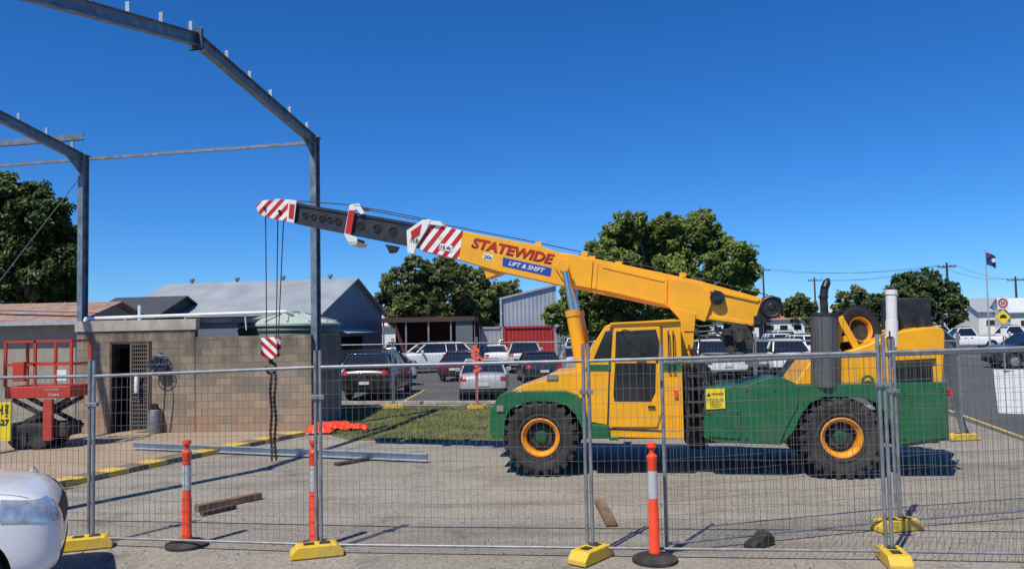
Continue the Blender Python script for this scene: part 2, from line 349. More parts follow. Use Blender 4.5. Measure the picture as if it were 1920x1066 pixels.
tree(W(1215,600,45),pb([(1172,440,42),(1190,415,24),(1295,436,46),(1318,408,20),(1240,455,48),(1250,480,58),(1200,475,52),(1365,490,48),(1398,510,28),(1150,500,50),(1085,545,40),(1110,575,44),(1310,510,66),(1205,555,68),(1380,545,38),(1058,590,38),(1140,600,50),(1248,425,30),(1300,590,50),(1250,540,60),(1350,570,44),(1340,450,34),(1130,470,30)],45,2.5),150000,.12,L1,"broad leafy green tree with glossy foliage behind the car park",.35)
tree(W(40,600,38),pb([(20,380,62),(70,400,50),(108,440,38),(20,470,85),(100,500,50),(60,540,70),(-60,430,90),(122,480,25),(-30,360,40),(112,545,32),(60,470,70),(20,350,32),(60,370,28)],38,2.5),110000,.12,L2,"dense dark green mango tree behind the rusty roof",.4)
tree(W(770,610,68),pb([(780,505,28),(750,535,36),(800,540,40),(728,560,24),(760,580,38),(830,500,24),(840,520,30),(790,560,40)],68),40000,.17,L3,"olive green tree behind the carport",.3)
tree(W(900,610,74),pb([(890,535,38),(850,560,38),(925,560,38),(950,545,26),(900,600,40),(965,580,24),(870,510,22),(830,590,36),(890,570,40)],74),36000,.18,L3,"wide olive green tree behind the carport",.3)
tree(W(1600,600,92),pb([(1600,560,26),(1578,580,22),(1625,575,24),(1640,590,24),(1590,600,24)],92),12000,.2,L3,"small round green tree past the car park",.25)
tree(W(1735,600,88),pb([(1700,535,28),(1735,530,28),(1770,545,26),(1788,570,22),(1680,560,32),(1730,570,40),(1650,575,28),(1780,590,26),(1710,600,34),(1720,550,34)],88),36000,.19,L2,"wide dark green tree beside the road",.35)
tree(W(1495,600,120),pb([(1480,575,18),(1500,563,16),(1515,575,16),(1495,590,22)],120),8000,.24,L3,"distant green tree beside power lines",.25)
tree(W(1415,600,120),pb([(1400,560,16),(1425,570,16),(1415,585,22),(1440,590,16)],120),7000,.24,L2,"distant dark tree beside power lines",.25)
wb=[]
for i in range(70):
    x=-190+i*5.6; wb.append(((x,random.uniform(180,200),random.uniform(1.5,3.2)),random.uniform(3,4.5)))
cloud("far_tree_line",wb,26000,.5,L2,None,kper=26,kind="stuff",label="low distant line of dark suburban trees",category="trees")
# ------------------------------------------------------------ buildings
ROOF=corr("grey_roof",(.36,.39,.41),.25,'X',.5,.2,dirt=(.22,.23,.24),dk=.4); BWAL=corr("blue_grey_wall",(.17,.2,.25),.25,'Y',.5,.3)
LWAL=corr("pale_corrugated",(.42,.45,.49),.3,'X',.45,.4); RROOF=corr("rusty_roof",(.36,.25,.19),.2,'X',.8,.1,dirt=(.22,.055,.025),dk=1.,dscale=2.2)
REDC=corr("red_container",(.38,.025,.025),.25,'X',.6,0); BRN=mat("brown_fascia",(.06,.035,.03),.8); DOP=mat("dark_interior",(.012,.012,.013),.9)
def shed(name,M,L,Wd,he,hr,wm,rm,label,over=.3,windows=0,vents=0,cat="shed"):
    t=thing(name,M,label,cat); b=MB()
    b.prism([(0,0,0),(0,Wd,0),(0,Wd,he),(0,Wd/2,hr),(0,0,he)],(L,0,0)); b.build("wall",[wm],t,True)
    r=MB(); o=over; sl=(hr-he)/(Wd/2)
    for sy in (0,1):
        y0=-o if sy==0 else Wd+o; z0=he-o*sl
        r.hexa([(-o,y0,z0+.03),(L+o,y0,z0+.03),(L+o,Wd/2,hr+.03),(-o,Wd/2,hr+.03),(-o,y0,z0+.09),(L+o,y0,z0+.09),(L+o,Wd/2,hr+.09),(-o,Wd/2,hr+.09)])
    r.build("roof",rm,t,True)
    g=MB(); g.beam((-o,-o-.06,he-o*sl+.03),(L+o,-o-.06,he-o*sl+.03),.1,.12); g.build("gutter",GALL,t,True)
    for i in range(vents):
        v=MB(); x=L*(i+.5)/vents; v.lathe((x,Wd/2,hr),(0,0,1),[(.09,0),(.09,.2),(.16,.22),(.17,.32),(.09,.4),(0,.42)],14); v.build("roof_vent",GAL,t,True)
    for i in range(windows):
        x=L*(i+.5)/windows; v=MB(); v.box((x,-.02,he*.55),(1.2,.06,.8)); v.box((x,-.03,he*.55),(1.1,.07,.7),1); v.build("window",[WHT,GLS],t,True)
    return t
M=Matrix.Translation(V((-23.3,47.3,0)))@Matrix.Rotation(math.atan2(-1.8,10),4,'Z')
t=shed("grey_shed",M,12.7,10.2,3.65,5.75,BWAL,ROOF,"long grey metal shed with ridge vents and blue-grey gable",vents=4)
b=MB(); b.box((13.2,4.2,2.55),(1.1,5.,.06),0,Matrix.Rotation(.25,3,'Y')); b.box((12.74,4.2,1.8),(.05,4.2,.8),1); b.build("awning",[GALL,GLS],t,True)
b=MB(); b.box((12.74,1.3,1.2),(.05,1.0,2.2),0); b.build("door",[mat("shed_door",(.2,.23,.27),.6)],t,True)
shed("dark_gable_house",rotz(W(150,590,44).xy.to_3d(),-.15),4.0,7,3.3,4.7,mat("dark_weatherboard",(.05,.055,.06),.8),mat("dark_roof",(.05,.055,.065),.7),"small dark gabled house beside the tree")
cp=thing("carport",V((W(715,600,50).x,50,0)),"long low brown carport with flat roof and posts","carport"); x=FR[cp].translation.x; x2=W(890,600,50).x
b=MB(); b.box(((x+x2)/2,53,3.15),(x2-x,6,.3)); b.build("roof",[BRN],cp,bevel=.01)
for i in range(5):
    b=MB(); xx=x+.1+(x2-x-.2)*i/4; b.beam((xx,50.2,0),(xx,50.2,3),.1,.1); b.build("post",GAL,cp)
b=MB(); b.box(((x+x2)/2,56,1.5),(x2-x,.1,3)); b.build("back_wall",[mat("maroon_wall",(.08,.03,.028),.8)],cp)
b=MB(); b.box((x2-.6,50.2,1.55),(1.2,.1,2.9)); b.build("panel",[mat("grey_panel",(.12,.14,.15),.6)],cp)
shed("white_roof_house",rotz(W(640,600,75).xy.to_3d(),-.1),8,6,3.0,4.6,WHT,mat("white_roof",(.6,.62,.62),.5),"low white roofed house behind the carport")
x=W(942,600,60).x; x2=W(1044,600,60).x
ps=thing("pale_metal_shed",V((x,60,0)),"pale corrugated metal shed with sloping roof","shed")
b=MB(); zt1=W(942,560,60).z; zt2=W(1040,534,60).z; b.prism([(x,60,0),(x2,60,0),(x2,60,zt2),(x,60,zt1)],(0,14,0)); b.build("wall",[LWAL],ps)
b=MB(); b.beam((x-.2,59.9,zt1),(x2+.2,59.9,zt2+.05),.2,.14); b.beam((x-.1,59.85,0),(x-.1,59.85,zt1),.14,.14); b.build("trim",[GALL],ps)
def container(p,L,ang,m,label,z=0):
    t=thing("shipping_container",rotz(V((p.x,p.y,z)),ang),label,"container"); b=MB(); b.box((L/2,1.2,1.3),(L,2.4,2.5)); b.build("body",m,t,True,bevel=.02)
    b=MB()
    for q in ((0,0),(L,0),(0,2.4),(L,2.4)): b.box((q[0],q[1],1.3),(.16,.16,2.62))
    b.box((L/2,-.02,2.55),(L,.12,.14)); b.box((L/2,-.02,.08),(L,.12,.16)); b.build("frame",m,t,True)
container(W(945,600,53),3.2,0,REDC,"red corrugated shipping container in the car park")
container(W(900,600,56),1.5,0,LWAL,"pale grey storage container beside the red one")
wb_=mat("weatherboard_white",(.7,.7,.68),.7)
for u,d,L,hh,rc,lab in ((1835,105,9,3.4,(.3,.33,.36),"white weatherboard house with grey roof"),(1430,120,6,3.0,(.4,.14,.08),"white house with terracotta roof"),(1650,125,11,3,(.35,.35,.35),"pale low house beyond the trees"),(1560,130,9,3,(.45,.47,.48),"small white house beyond the car park"),(1895,100,10,3.2,(.55,.57,.58),"white house with pale metal roof"),(1330,118,7,3,(.3,.3,.32),"distant pale house with dark roof")):
    shed("house",rotz(W(u,600,d).xy.to_3d(),random.uniform(-.2,.2)),L,7,hh,hh+1.7,wb_,mat("house_roof",rc,.6),lab,windows=3,cat="house")
shed("rusty_roof_shed",rotz(V((W(-120,600,27).x,25.5,0)),-.02),5.6,4.6,3.05,3.65,mat("old_wall",(.3,.27,.22),.8),RROOF,"old shed with rusty corrugated iron roof")
# ------------------------------------------------------------ block building
A=G(143,812); Bq=G(584,806); dx=(Bq-A); LB=dx.length; ang=math.atan2(dx.y,dx.x); BM=rotz(A,ang)
bb=thing("block_building",BM,"low tan concrete block building with open doorway","building"); bi=BM.inverted()
def bq(u,v,off=0.):
    o=bi@CAM; d=bi.to_3x3()@ray(u,v); t=(off-o.y)/d.y; return o+d*t
D0=bq(206,700).x; D1=bq(284,700).x; S1=bq(365,700).x; ZD=bq(240,640).z; Z1=bq(250,620).z; Z0=bq(250,600).z; Z2=bq(480,629).z
b=MB()
def wl(x0,x1,z0,z1,y0=0,y1=.2): b.box(((x0+x1)/2,(y0+y1)/2,(z0+z1)/2),(x1-x0,y1-y0,z1-z0))
wl(0,D0,0,Z1); wl(D0,D1,ZD,Z1); wl(D1,S1,0,Z1); wl(S1+.02,LB,0,Z2,.003,.2)
wl(0,.2,0,Z1,.2,2.8); wl(LB-.2,LB,0,Z2,.2,2.8); wl(0,LB,0,Z2-.1,2.8,3.0)
b.build("wall",BRK,bb,True)
b=MB(); b.box((S1/2,.09,(Z1+Z0)/2),(S1+.1,.26,Z0-Z1)); b.build("parapet_band",CONC,bb,True,bevel=.01)
b=MB(); b.box((LB*.32,1.6,Z0-.05),(LB*.64,2.6,.12)); b.build("roof",mat("flat_roof",(.2,.2,.2),.8),bb,True)
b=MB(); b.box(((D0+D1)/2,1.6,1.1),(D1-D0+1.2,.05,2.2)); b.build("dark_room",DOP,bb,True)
b=MB()
for x_ in (D0+.03,D1-.03): b.box((x_,.05,ZD/2),(.06,.14,ZD))
b.box(((D0+D1)/2,.05,ZD-.03),(D1-D0,.14,.06)); b.build("door_frame",RUST,bb,True)
b=MB(); gx=D0+(D1-D0)*.52
for x_ in (gx,D1-.08): b.box((x_,-.02,ZD/2),(.04,.04,ZD-.1))
for i in range(22): b.box(((gx+D1-.08)/2,-.02,.08+i*(ZD-.16)/21),(D1-.08-gx,.02,.02))
for i in range(9): b.box((gx+(D1-.08-gx)*i/8,-.02,ZD/2),(.012,.015,ZD-.1))
b.build("gate",mat("gate_steel",(.2,.17,.14),.7,.2,.2),bb,True)
WP=mat("white_pvc",(.75,.75,.72),.4)
b=MB(); p0=bq(160,597,.2);p1=bq(535,584,.2); b.tube([p0,p1,p1+V((.15,.2,-.1))],.045,10)
b.cyl(p0,p0-V((0,0,.5)),.045)
for f in (.2,.5,.8):
    q=p0.lerp(p1,f); b.cyl(q,q-V((0,-.1,.45)),.02)
b.build("gutter_pipe",WP,bb,True)
b=MB(); b.cyl(bq(262,572,1.),bq(262,600,1.),.05); b.build("vent_pipe",WP,bb,True)
hr=thing("hose_reel",BM@Matrix.Translation(bq(298,683,-.16)),"dark hose reel mounted on the block wall","hose reel")
b=MB()
for yy in (-.1,.1):
    b.lathe((0,yy,0),(0,1,0),[(.24,-.012),(.26,0),(.24,.012),(.225,0)],24,closed=True)
    for k_ in range(6):
        a_=k_*math.pi/3; b.cyl((0,yy,0),(.24*math.cos(a_),yy,.24*math.sin(a_)),.01,None,6)
b.build("reel",[mat("blue_reel",(.03,.07,.16),.5)],hr,True)
b=MB(); b.lathe((0,0,0),(0,1,0),[(.08,-.07),(.19,-.08),(.2,0),(.19,.08),(.08,.07)],24); b.tube([(.15,-.06,-.1),(.2,-.05,-.6),(.15,-.03,-1.2),(.1,-.05,-1.45),(-.2,-.1,-1.5)],.018); b.beam((0,.12,.3),(0,.12,-.3),.06,.03); b.build("hose",BLK,hr,True)
gb=thing("gas_cylinder",G(291,811),"grey gas cylinder standing against the block wall","gas cylinder")
b=MB(); b.lathe((0,-.05,0),(0,0,1),[(0,0),(.14,0),(.15,.04),(.15,.5),(.12,.6),(.05,.65),(.05,.7),(0,.7)],20); b.build("body",GAL,gb,True)
b=MB(); b.lathe((0,-.05,.62),(0,0,1),[(.1,0),(.1,.14)],16); b.cyl((0,-.05,.68),(0,-.05,.78),.03); b.build("valve_collar",BLK,gb,True)
b=MB(); p=G(128,812); b.box(p+V((0,0,.17)),(.36,.3,.34)); b.box(p+V((0,-.16,.2)),(.2,.03,.16)); b.build("junction_box",DRK,None,at=p,bevel=.02,label="small black box on the ground by the wall",category="box")
fx=thing("fire_extinguisher",BM@Matrix.Translation(bq(256,715,-.14)),"white and grey extinguisher bottle hung beside the doorway","extinguisher")
b=MB(); b.lathe((0,0,-.3),(0,0,1),[(0,0),(.05,.01),(.06,.05),(.06,.38),(.03,.46),(.02,.5),(0,.5)],14); b.build("bottle",WHT,fx,True)
b=MB(); b.beam((0,0,.2),(.1,0,.24),.03,.03); b.tube([(0,0,.2),(-.09,0,.05),(-.08,0,-.15)],.01); b.build("nozzle",BLK,fx,True)
tp=W(543,700,24.6); tp.z=0; tk=thing("water_tank",tp,"large dark green corrugated water tank with pale conical top","water tank")
prof=[(0,0),(1.5,0)]
for i in range(56): prof.append((1.5+.02*math.sin(i*1.57),.03+i*.049))
b=MB(); b.lathe((0,0,0),(0,0,1),prof,56); b.build("body",mat("tank_green",(.085,.135,.105),.5,0,.1,1.5,dirt=(.12,.14,.11),dk=.5),tk,True)
b=MB(); b.lathe((0,0,2.76),(0,0,1),[(1.54,0),(1.54,.06),(1.3,.15),(.7,.3),(.3,.38),(.3,.44),(0,.46)],56)
for i in range(14):
    a_=i*math.pi/7; b.beam((math.cos(a_)*1.45,math.sin(a_)*1.45,2.88),(math.cos(a_)*.5,math.sin(a_)*.5,3.13),.05,.05)
b.build("lid",mat("tank_lid_green",(.42,.49,.43),.5,0,.1,2),tk,True)
# ------------------------------------------------------------ steel portal frame
E1=W(590,252,21.4); E2=W(157,292,23.0); EH=7.8; AH=8.65; HS=5.3
E1=V((E1.x,E1.y,0));E2=V((E2.x,E2.y,0)); ed=(E2-E1).normalized(); nn=V((ed.y,-ed.x,0))
if nn.y>0: nn=-nn
sf=thing("steel_building_frame",E1,"galvanised steel portal frame of an unfinished shed","steel frame")
def ibeam(b,a,c,d,fl,up,t=.016):
    a=V(a);c=V(c);u=V(up).normalized(); x=(c-a).normalized().cross(u).normalized(); u=x.cross((c-a).normalized())
    b.beam(a+u*(d/2-t/2),c+u*(d/2-t/2),fl,t,0,u); b.beam(a-u*(d/2-t/2),c-u*(d/2-t/2),fl,t,0,u); b.beam(a,c,t*.8,d-2*t,0,u)
SP=(E2-E1).length; RZ=Matrix.Rotation(math.atan2(ed.y,ed.x),3,'Z')
for k_,E in enumerate((E1,E2,E2+ed*SP)):
    for s in (0,1):
        P=E+nn*(2*HS*s)
        b=MB(); ibeam(b,P,P+V((0,0,EH)),.25,.17,nn); b.box(P+V((0,0,.01)),(.4,.4,.02)); b.box(P+V((0,0,EH)),(.3,.3,.02)); b.build("column",GALD,sf)
        b=MB(); a0=P+V((0,0,EH-.1)); a1=E+nn*HS+V((0,0,AH)); ibeam(b,a0,a1,.26,.16,(0,0,1))
        dn=(a1-a0).normalized()
        b.prism([a0+V((0,0,-.05)),a0+V((0,0,-.55)),a0+dn*.75+V((0,0,-.1))],ed*.02)
        b.box(a1,(.3,.06,.44),0,RZ); b.build("rafter",GALD,sf)
        c=MB()
        for i in range(6):
            q=a0+dn*(.45+i*.95)+V((0,0,.13)); c.box(q+V((0,0,.1)),(.08,.03,.22),0,RZ)
        c.build("purlin_cleat",GALL,sf)
def cch(b,a,c,w=.08,h=.18):
    b.beam(a,c,.01,h); up=V((0,0,h/2)); sd=(V(c)-V(a)).normalized().cross(V((0,0,1)))*w/2
    b.beam(a+up+sd,c+up+sd,w,.01); b.beam(a-up+sd,c-up+sd,w,.01)
b=MB(); cch(b,E1+ed*.12+V((0,0,EH-.12)),E2-ed*.15+V((0,0,EH-.1)),.05,.075); b.build("eave_strut",GAL,sf)
b=MB(); cch(b,E2+ed*.15+V((0,0,EH-.1)),E2+ed*SP+V((0,0,EH-.1)),.05,.075); b.build("eave_strut",GAL,sf)
b=MB(); q=E2+nn*.85+V((0,0,EH+.32)); cch(b,q-ed*.7,q+ed*SP,.1,.16); b.build("purlin",GALD,sf)
b=MB(); b.cyl(E2+V((0,0,EH-.5)),E2+ed*4.5+V((0,0,2.4))+nn*.1,.012,None,6); b.build("brace_rod",GAL,sf)
# ------------------------------------------------------------ beam, timbers, netting
b=MB(); a=G(250,842);c=G(803,866); cch(b,a+V((0,0,.1)),c+V((0,0,.1)),.08,.13); b.build("steel_channel",GALL,None,at=a,label="galvanised steel channel lying across the ground",category="steel beam")
for (u,v,u2,v2,wd,hh,m,lab) in ((368,958,488,934,.12,.09,WOOD,"weathered timber beam lying on the yard surface"),(378,966,440,952,.1,.05,DTIM,"short dark timber packer under a beam"),(630,872,700,860,.14,.05,DTIM,"dark timber plank on the ground"),(1124,944,1146,986,.14,.07,WOOD,"short brown timber offcut on the ground"),(680,812,722,800,.1,.05,DTIM,"thin dark plank lying by the grass")):
    b=MB(); a=G(u,v)+V((0,0,hh/2));c=G(u2,v2)+V((0,0,hh/2+.01)); b.beam(a,c,wd,hh); b.build("timber",m,None,at=a,bevel=.006,label=lab,category="timber")
b=MB(); p=G(1425,1022); M_=Matrix.Rotation(.6,3,'Z')
b.prism([p+M_@V(q) for q in ((-.2,-.08,0),(.17,-.08,0),(.18,-.08,.08),(.08,-.08,.17),(-.04,-.08,.1),(-.2,-.08,.05))],M_@V((0,.16,0))); b.build("wheel_chock",RUB,None,at=p,bevel=.015,label="black rubber wheel chock on the ground",category="wheel chock")
for (u,v,a_,s_) in ((612,806,.1,1),(635,803,.3,.9),(668,806,.2,.7),(602,812,0,.8)):
    b=MB(); p=G(u,v); R_=Matrix.Rotation(a_,3,'Z')
    nx,ny=16,6; vs=[];fs=[]
    for i in range(nx):
        for j in range(ny):
            fx_=i/(nx-1)-.5; fy_=j/(ny-1)-.5
            vs.append(p+R_@V((fx_*.9*s_+random.uniform(-.02,.02),fy_*.5,.03+.16*s_*(1-4*fy_*fy_)*(1-3.2*fx_*fx_)+random.uniform(0,.07))))
    for i in range(nx-1):
        for j in range(ny-1): fs.append((i*ny+j,i*ny+j+1,(i+1)*ny+j+1,(i+1)*ny+j))
    b.add(vs,fs); b.build("orange_barrier_mesh",ORG,None,at=p,smooth=False,label="bundle of orange plastic barrier netting on the ground",category="netting",group="bundles of orange netting")
# ------------------------------------------------------------ fences
def fence(P0,P1,h0=2.1,h1=2.1,top=.2,rail=.1,group="front temporary fence",wire=.0034,dx_=.075,dz_=.15,r=.021,clampz=None,label="galvanised temporary fence with welded wire mesh"):
    P0=V(P0);P1=V(P1); t=thing("temporary_fence",P0,label,"fence",group); d=(P1-P0).normalized()
    a=P0+d*.03;c=P1-d*.03; L=(P1-P0).length
    b=MB(); b.cyl(a+V((0,0,.02)),a+V((0,0,h0+top)),r); b.cyl(c+V((0,0,.02)),c+V((0,0,h1+top)),r)
    b.cyl(a+V((0,0,h0)),c+V((0,0,h1)),r); b.cyl(a+V((0,0,rail)),c+V((0,0,rail)),r*.8); b.build("frame",GAL,t)
    b=MB(); n=int((L-.1)/dx_); yo=V((d.y,-d.x,0))*.006
    for i in range(1,n):
        f=i/n; x=a.lerp(c,f); hh=h0+(h1-h0)*f; bw_=yo*(2.2*math.sin(f*7+P0.x)); m_=x+V((0,0,hh*.5))+bw_
        b.beam(x+V((0,0,rail+.01)),m_,wire,wire); b.beam(m_,x+V((0,0,hh-.01)),wire,wire)
    m_=int((h0-rail)/dz_)
    for i in range(1,m_):
        g=i/m_; k_=8
        pts=[a.lerp(c,j/k_)+V((0,0,rail+(h0+(h1-h0)*j/k_-rail)*g+.006*math.sin(j*2.1+i))) +yo for j in range(k_+1)]
        for q0,q1 in zip(pts[:-1],pts[1:]): b.beam(q0,q1,wire,wire)
    b.build("wire_mesh",WIRE,t)
    if clampz is not None:
        b=MB(); b.box(P1+V((0,0,clampz)),(.15,.07,.05)); b.cyl(P1+V((0,-.06,clampz)),P1+V((0,.06,clampz)),.01,None,6); b.build("clamp",GAL,t,bevel=.004)
    return t
def foot(P,ang,sx=.62,label="yellow ballast block with worn paint under fence posts",group="fence ballast blocks"):
    P=V(P); t=thing("ballast_block",rotz(V((P.x,P.y,0)),ang),label,"ballast block",group)
    b=MB(); s=sx/2
    b.prism([(-s,-.12,0),(s,-.12,0),(s,-.12,.06),(s*.72,-.12,.14),(-s*.72,-.12,.14),(-s,-.12,.06)],(0,.24,0)); b.build("block",YELF,t,True,bevel=.015)
    b=MB()
    for k_ in (-.25,.25): b.box((k_*sx*.6,0,.142),(.12,.1,.012))
    b.build("socket",DRK,t,True)
def hof(P,vtop,u): return W(u,vtop,P.y).z
FA=[(-300,1012,712),(170,1022,705),(598,1036,688),(1107,1043,676),(1668,1050,660),(2300,1062,640)]
FP=[(G(u,v),hof(G(u,v),vt,u)) for u,v,vt in FA]
for (p0,h0),(p1,h1) in zip(FP[:-1],FP[1:]): fence(p0,p1,h0,h1,clampz=h1-.35)
for i,(p,h) in enumerate(FP[1:5]): foot(p+V((0,-.1,0)),[.35,.3,.9,1.4][i],.6)
FB=[(1246,1036,680),(1686,990,664),(2120,955,650)]
FQ=[(G(u,v),hof(G(u,v),vt,u)) for u,v,vt in FB]
for (p0,h0),(p1,h1) in zip(FQ[:-1],FQ[1:]): fence(p0,p1,h0,h1,group="second temporary fence",clampz=1.7)
foot(FQ[1][0]+V((-.05,-.05,0)),.25,.6)
FC=[(480,766),(738,765),(895,766),(1060,771),(1240,779),(1420,791),(1600,803),(1806,824)]
CP_=[G(u,v) for u,v in FC]
for p0,p1 in zip(CP_[:-1],CP_[1:]): fence(p0,p1,group="far temporary fence",wire=.0032,dx_=.11,dz_=.2,label="temporary mesh fence along the car park")
fence(CP_[-1],G(1770,700),group="far temporary fence",wire=.0032,dx_=.11,dz_=.2,label="temporary mesh fence along the road")
for p in CP_[1:]: foot(p,.1,.65,group="far ballast blocks")
b=MB(); p=W(893,650,CP_[2].y-.05)
for i in range(7):
    q=p+V((random.uniform(-.08,.08),0,-.12*i)); b.box(q,(random.uniform(.12,.28),.06,.13),0,Matrix.Rotation(random.uniform(-.7,.7),3,'Y'))
b.tube([p+V((0,0,-.8)),p+V((.03,0,-1.4)),p+V((0,0,-1.8))],.02); b.build("safety_tape",mat("faded_red_tape",(.8,.13,.09),.6),None,at=p,label="faded red safety tape bunched on a fence post",category="tape")
def bollard(P):
    P=V((P.x,P.y,0)); t=thing("bollard",P,"orange traffic bollard with white reflective band","bollard","orange traffic bollards")
    b=MB(); b.lathe((0,0,0),(0,0,1),[(0,0),(.25,0),(.25,.03),(.2,.055),(.09,.07),(.08,.09),(0,.09)],24); b.build("base",RUB,t,True)
    b=MB(); b.lathe((0,0,.07),(0,0,1),[(.062,0),(.064,.05),(.058,.06),(.058,.5),(.052,.52),(.052,1.0),(.058,1.02),(.06,1.07),(.03,1.1),(.03,1.15),(.055,1.17),(.05,1.21),(.0,1.22)],20)
    b.build("tube",ORG,t,True)
    b=MB(); b.lathe((0,0,.68),(0,0,1),[(.0535,0),(.0535,.3)],20); b.build("reflective_band",REF,t,True)
for u,v in ((350,1022),(589,1026),(1228,1050)): bollard(G(u,v))
# ------------------------------------------------------------ crane
P1=G(1015,893);P2=G(1580,898); ca=math.atan2((P2-P1).y,(P2-P1).x); CMx=rotz(P1,ca); CI=CMx.inverted()
cr=thing("mobile_crane",CMx,"yellow and green pick-and-carry mobile crane with extended boom","crane")
def cq(u,v,w):
    o=CI@CAM; d=CI.to_3x3()@ray(u,v); return o+d*((w-o.y)/d.y)
def CP(b,pts,w0,w1,mi=0): b.prism([cq(u,v,w0) for u,v in pts],(0,w1-w0,0),mi)
RIMY=mat("orange_yellow_rim",(.8,.3,.008),.45,0,.1,4,dirt=(.2,.13,.06),dk=.6,dscale=5)
HUBG=mat("hub_green",(.008,.07,.035),.5,0,.2,5,dirt=(.04,.04,.03),dk=.6,dscale=8)
DISC=mat("wheel_disc_grime",(.03,.035,.028),.7)
def wheel(x,y,face,R,par,name="wheel"):
    w_=.52; s=1 if face<0 else -1; o=V((x,y,R))
    ty=MB(); ty.lathe(o,(0,s,0),[(.33,.07),(.38,.02),(.42,.03),(.45,.01),(.56,.0),(R-.09,.02),(R-.05,.06),(R-.045,w_-.06),(R-.09,w_-.02),(.56,w_),(.45,w_-.01),(.33,w_-.06)],48,closed=True)
    for i in range(22):
        a=2*math.pi*i/22
        for k_ in (0,1):
            aa=a+(.143 if k_ else 0); rd=V((math.cos(aa),0,math.sin(aa))); tg=V((-math.sin(aa),0,math.cos(aa)))
            y0=(-.004 if k_==0 else w_/2+.0)*s; y1=(w_/2 if k_==0 else w_+.004)*s
            q=[]
            for yy,e_ in ((y0,k_==0),(y1,k_==1)):
                for rr,tt in ((-.10 if e_ else -.05,-.045),(-.10 if e_ else -.05,.045),(-.012 if e_ else 0,.04),(-.012 if e_ else 0,-.04)):
                    q.append(o+V((0,yy,0))+rd*(R+rr)+tg*(tt+(0 if e_ else .05)))
            ty.hexa(q)
    wt=ty.build(name,RUB,par,True)
    r=MB(); r.lathe(o,(0,s,0),[(.335,.06),(.338,.03),(.315,.022),(.3,.05),(.265,.08),(.255,.12),(.255,.3)],40); r.build("rim",RIMY,wt,True)
    r=MB(); r.lathe(o,(0,s,0),[(.255,.22),(.2,.22),(.19,.17),(.12,.17)],32,0)
    for i in range(12):
        a=2*math.pi*i/12; q=o+V((math.cos(a)*.225,.21*s,math.sin(a)*.225)); r.cyl(q,q+V((0,-.03*s,0)),.014,None,6)
    r.build("disc",DISC,wt,True)
    r=MB(); r.lathe(o,(0,s,0),[(.12,.22),(.12,.16),(.09,.12),(.0,.12)],24); r.build("hub",HUBG,wt,True)
    return wt
xf=cq(1013,828,0).x; xr=cq(1580,826,0).x
for x_ in (xf,xr):
    wheel(x_,0,-1,.665,cr); wheel(x_,2.5,1,.665,cr)
b=MB(); CP(b,[(945,775),(1290,778),(1300,822),(945,822)],.62,1.9); CP(b,[(1320,790),(1760,780),(1760,830),(1320,830)],.62,1.9)
for x_ in (xf,xr): b.cyl((x_,.4,.66),(x_,2.1,.66),.14); b.lathe((x_,1.25,.66),(0,1,0),[(0,-.3),(.25,-.15),(.28,0),(.25,.15),(0,.3)],20)
b.build("chassis",DRK,cr,True,bevel=.01)
b=MB()
arch=[(945,822),(947,790),(955,768),(975,757),(1000,752),(1035,753),(1062,760),(1080,778),(1090,800)]
outer=[(1142,820),(1142,797),(1102,793),(1096,760),(1082,741),(1060,733),(955,733),(936,740),(919,770),(919,815),(924,822)]
CP(b,arch+[(1095,822)]+outer,.02,.62); CP(b,arch+[(1095,822)]+outer,1.9,2.48)
CP(b,[(919,770),(936,740),(945,740),(945,812),(919,815)],.62,1.9)
b.build("front_fender",GRN,cr,True,bevel=.008)
b=MB(); CP(b,[(953,734),(1000,717),(1021,713),(1030,701),(1060,697),(1094,693),(1096,748),(1060,736)],.22,2.25); b.build("bonnet",YEL,cr,True,bevel=.006)
b=MB(); b.box(cq(1035,706,.2),(.2,.02,.08)); b.build("headlight",CHR,cr,True)
b=MB(); b.box(cq(938,765,.01),(.12,.04,.1)); b.build("headlight",CHR,cr,True)
b=MB(); CP(b,[(1089,692),(1106,655),(1134,611),(1150,605),(1266,598),(1276,602),(1283,822),(1142,819),(1138,796),(1102,790),(1092,740)],.08,2.3); cab=b.build("cab",YEL,cr,True,bevel=.012)
b=MB(); CP(b,[(1112,674),(1135,621),(1149,618),(1145,674)],.068,.09); b.build("window",GLS,cab,True)
b=MB(); CP(b,[(1152,615),(1237,612),(1241,770),(1232,800),(1146,800),(1146,674)],.05,.0795); door=b.build("door",YEL,cr,True,bevel=.008)
b=MB(); CP(b,[(1158,624),(1228,620),(1233,640),(1232,674),(1156,674)],.044,.07); b.build("window",[GLS],door,True,bevel=.004)
b=MB(); CP(b,[(1153,680),(1230,680),(1229,735),(1221,752),(1152,752),(1150,740)],.044,.07); b.build("window",[GLS],door,True,bevel=.004)
b=MB(); CP(b,[(1155,621),(1230,617),(1236,640),(1234,680),(1230,680),(1228,640),(1226,623),(1160,627),(1158,676),(1153,676)],.04,.05)
CP(b,[(1190,624),(1193,624),(1193,674),(1190,674)],.038,.05); b.build("window_seal",BLK,door,True)
b=MB(); q=cq(1215,762,.03); b.beam(q,q+V((.12,0,0)),.03,.03); b.build("handle",BLK,door,True)
b=MB(); CP(b,[(1144,612),(1147,612),(1141,800),(1138,796)],.072,.08); CP(b,[(1239,612),(1242,612),(1246,806),(1243,806)],.072,.08); CP(b,[(1142,802),(1246,806),(1246,809),(1142,805)],.072,.08); b.build("door_gap",DRK,cab,True)
b=MB(); CP(b,[(1101,683),(1146,683),(1146,693),(1097,693)],.06,.078); CP(b,[(1243,682),(1277,682),(1277,694),(1243,694)],.06,.078); b.build("green_stripe",GRN,cab,True)
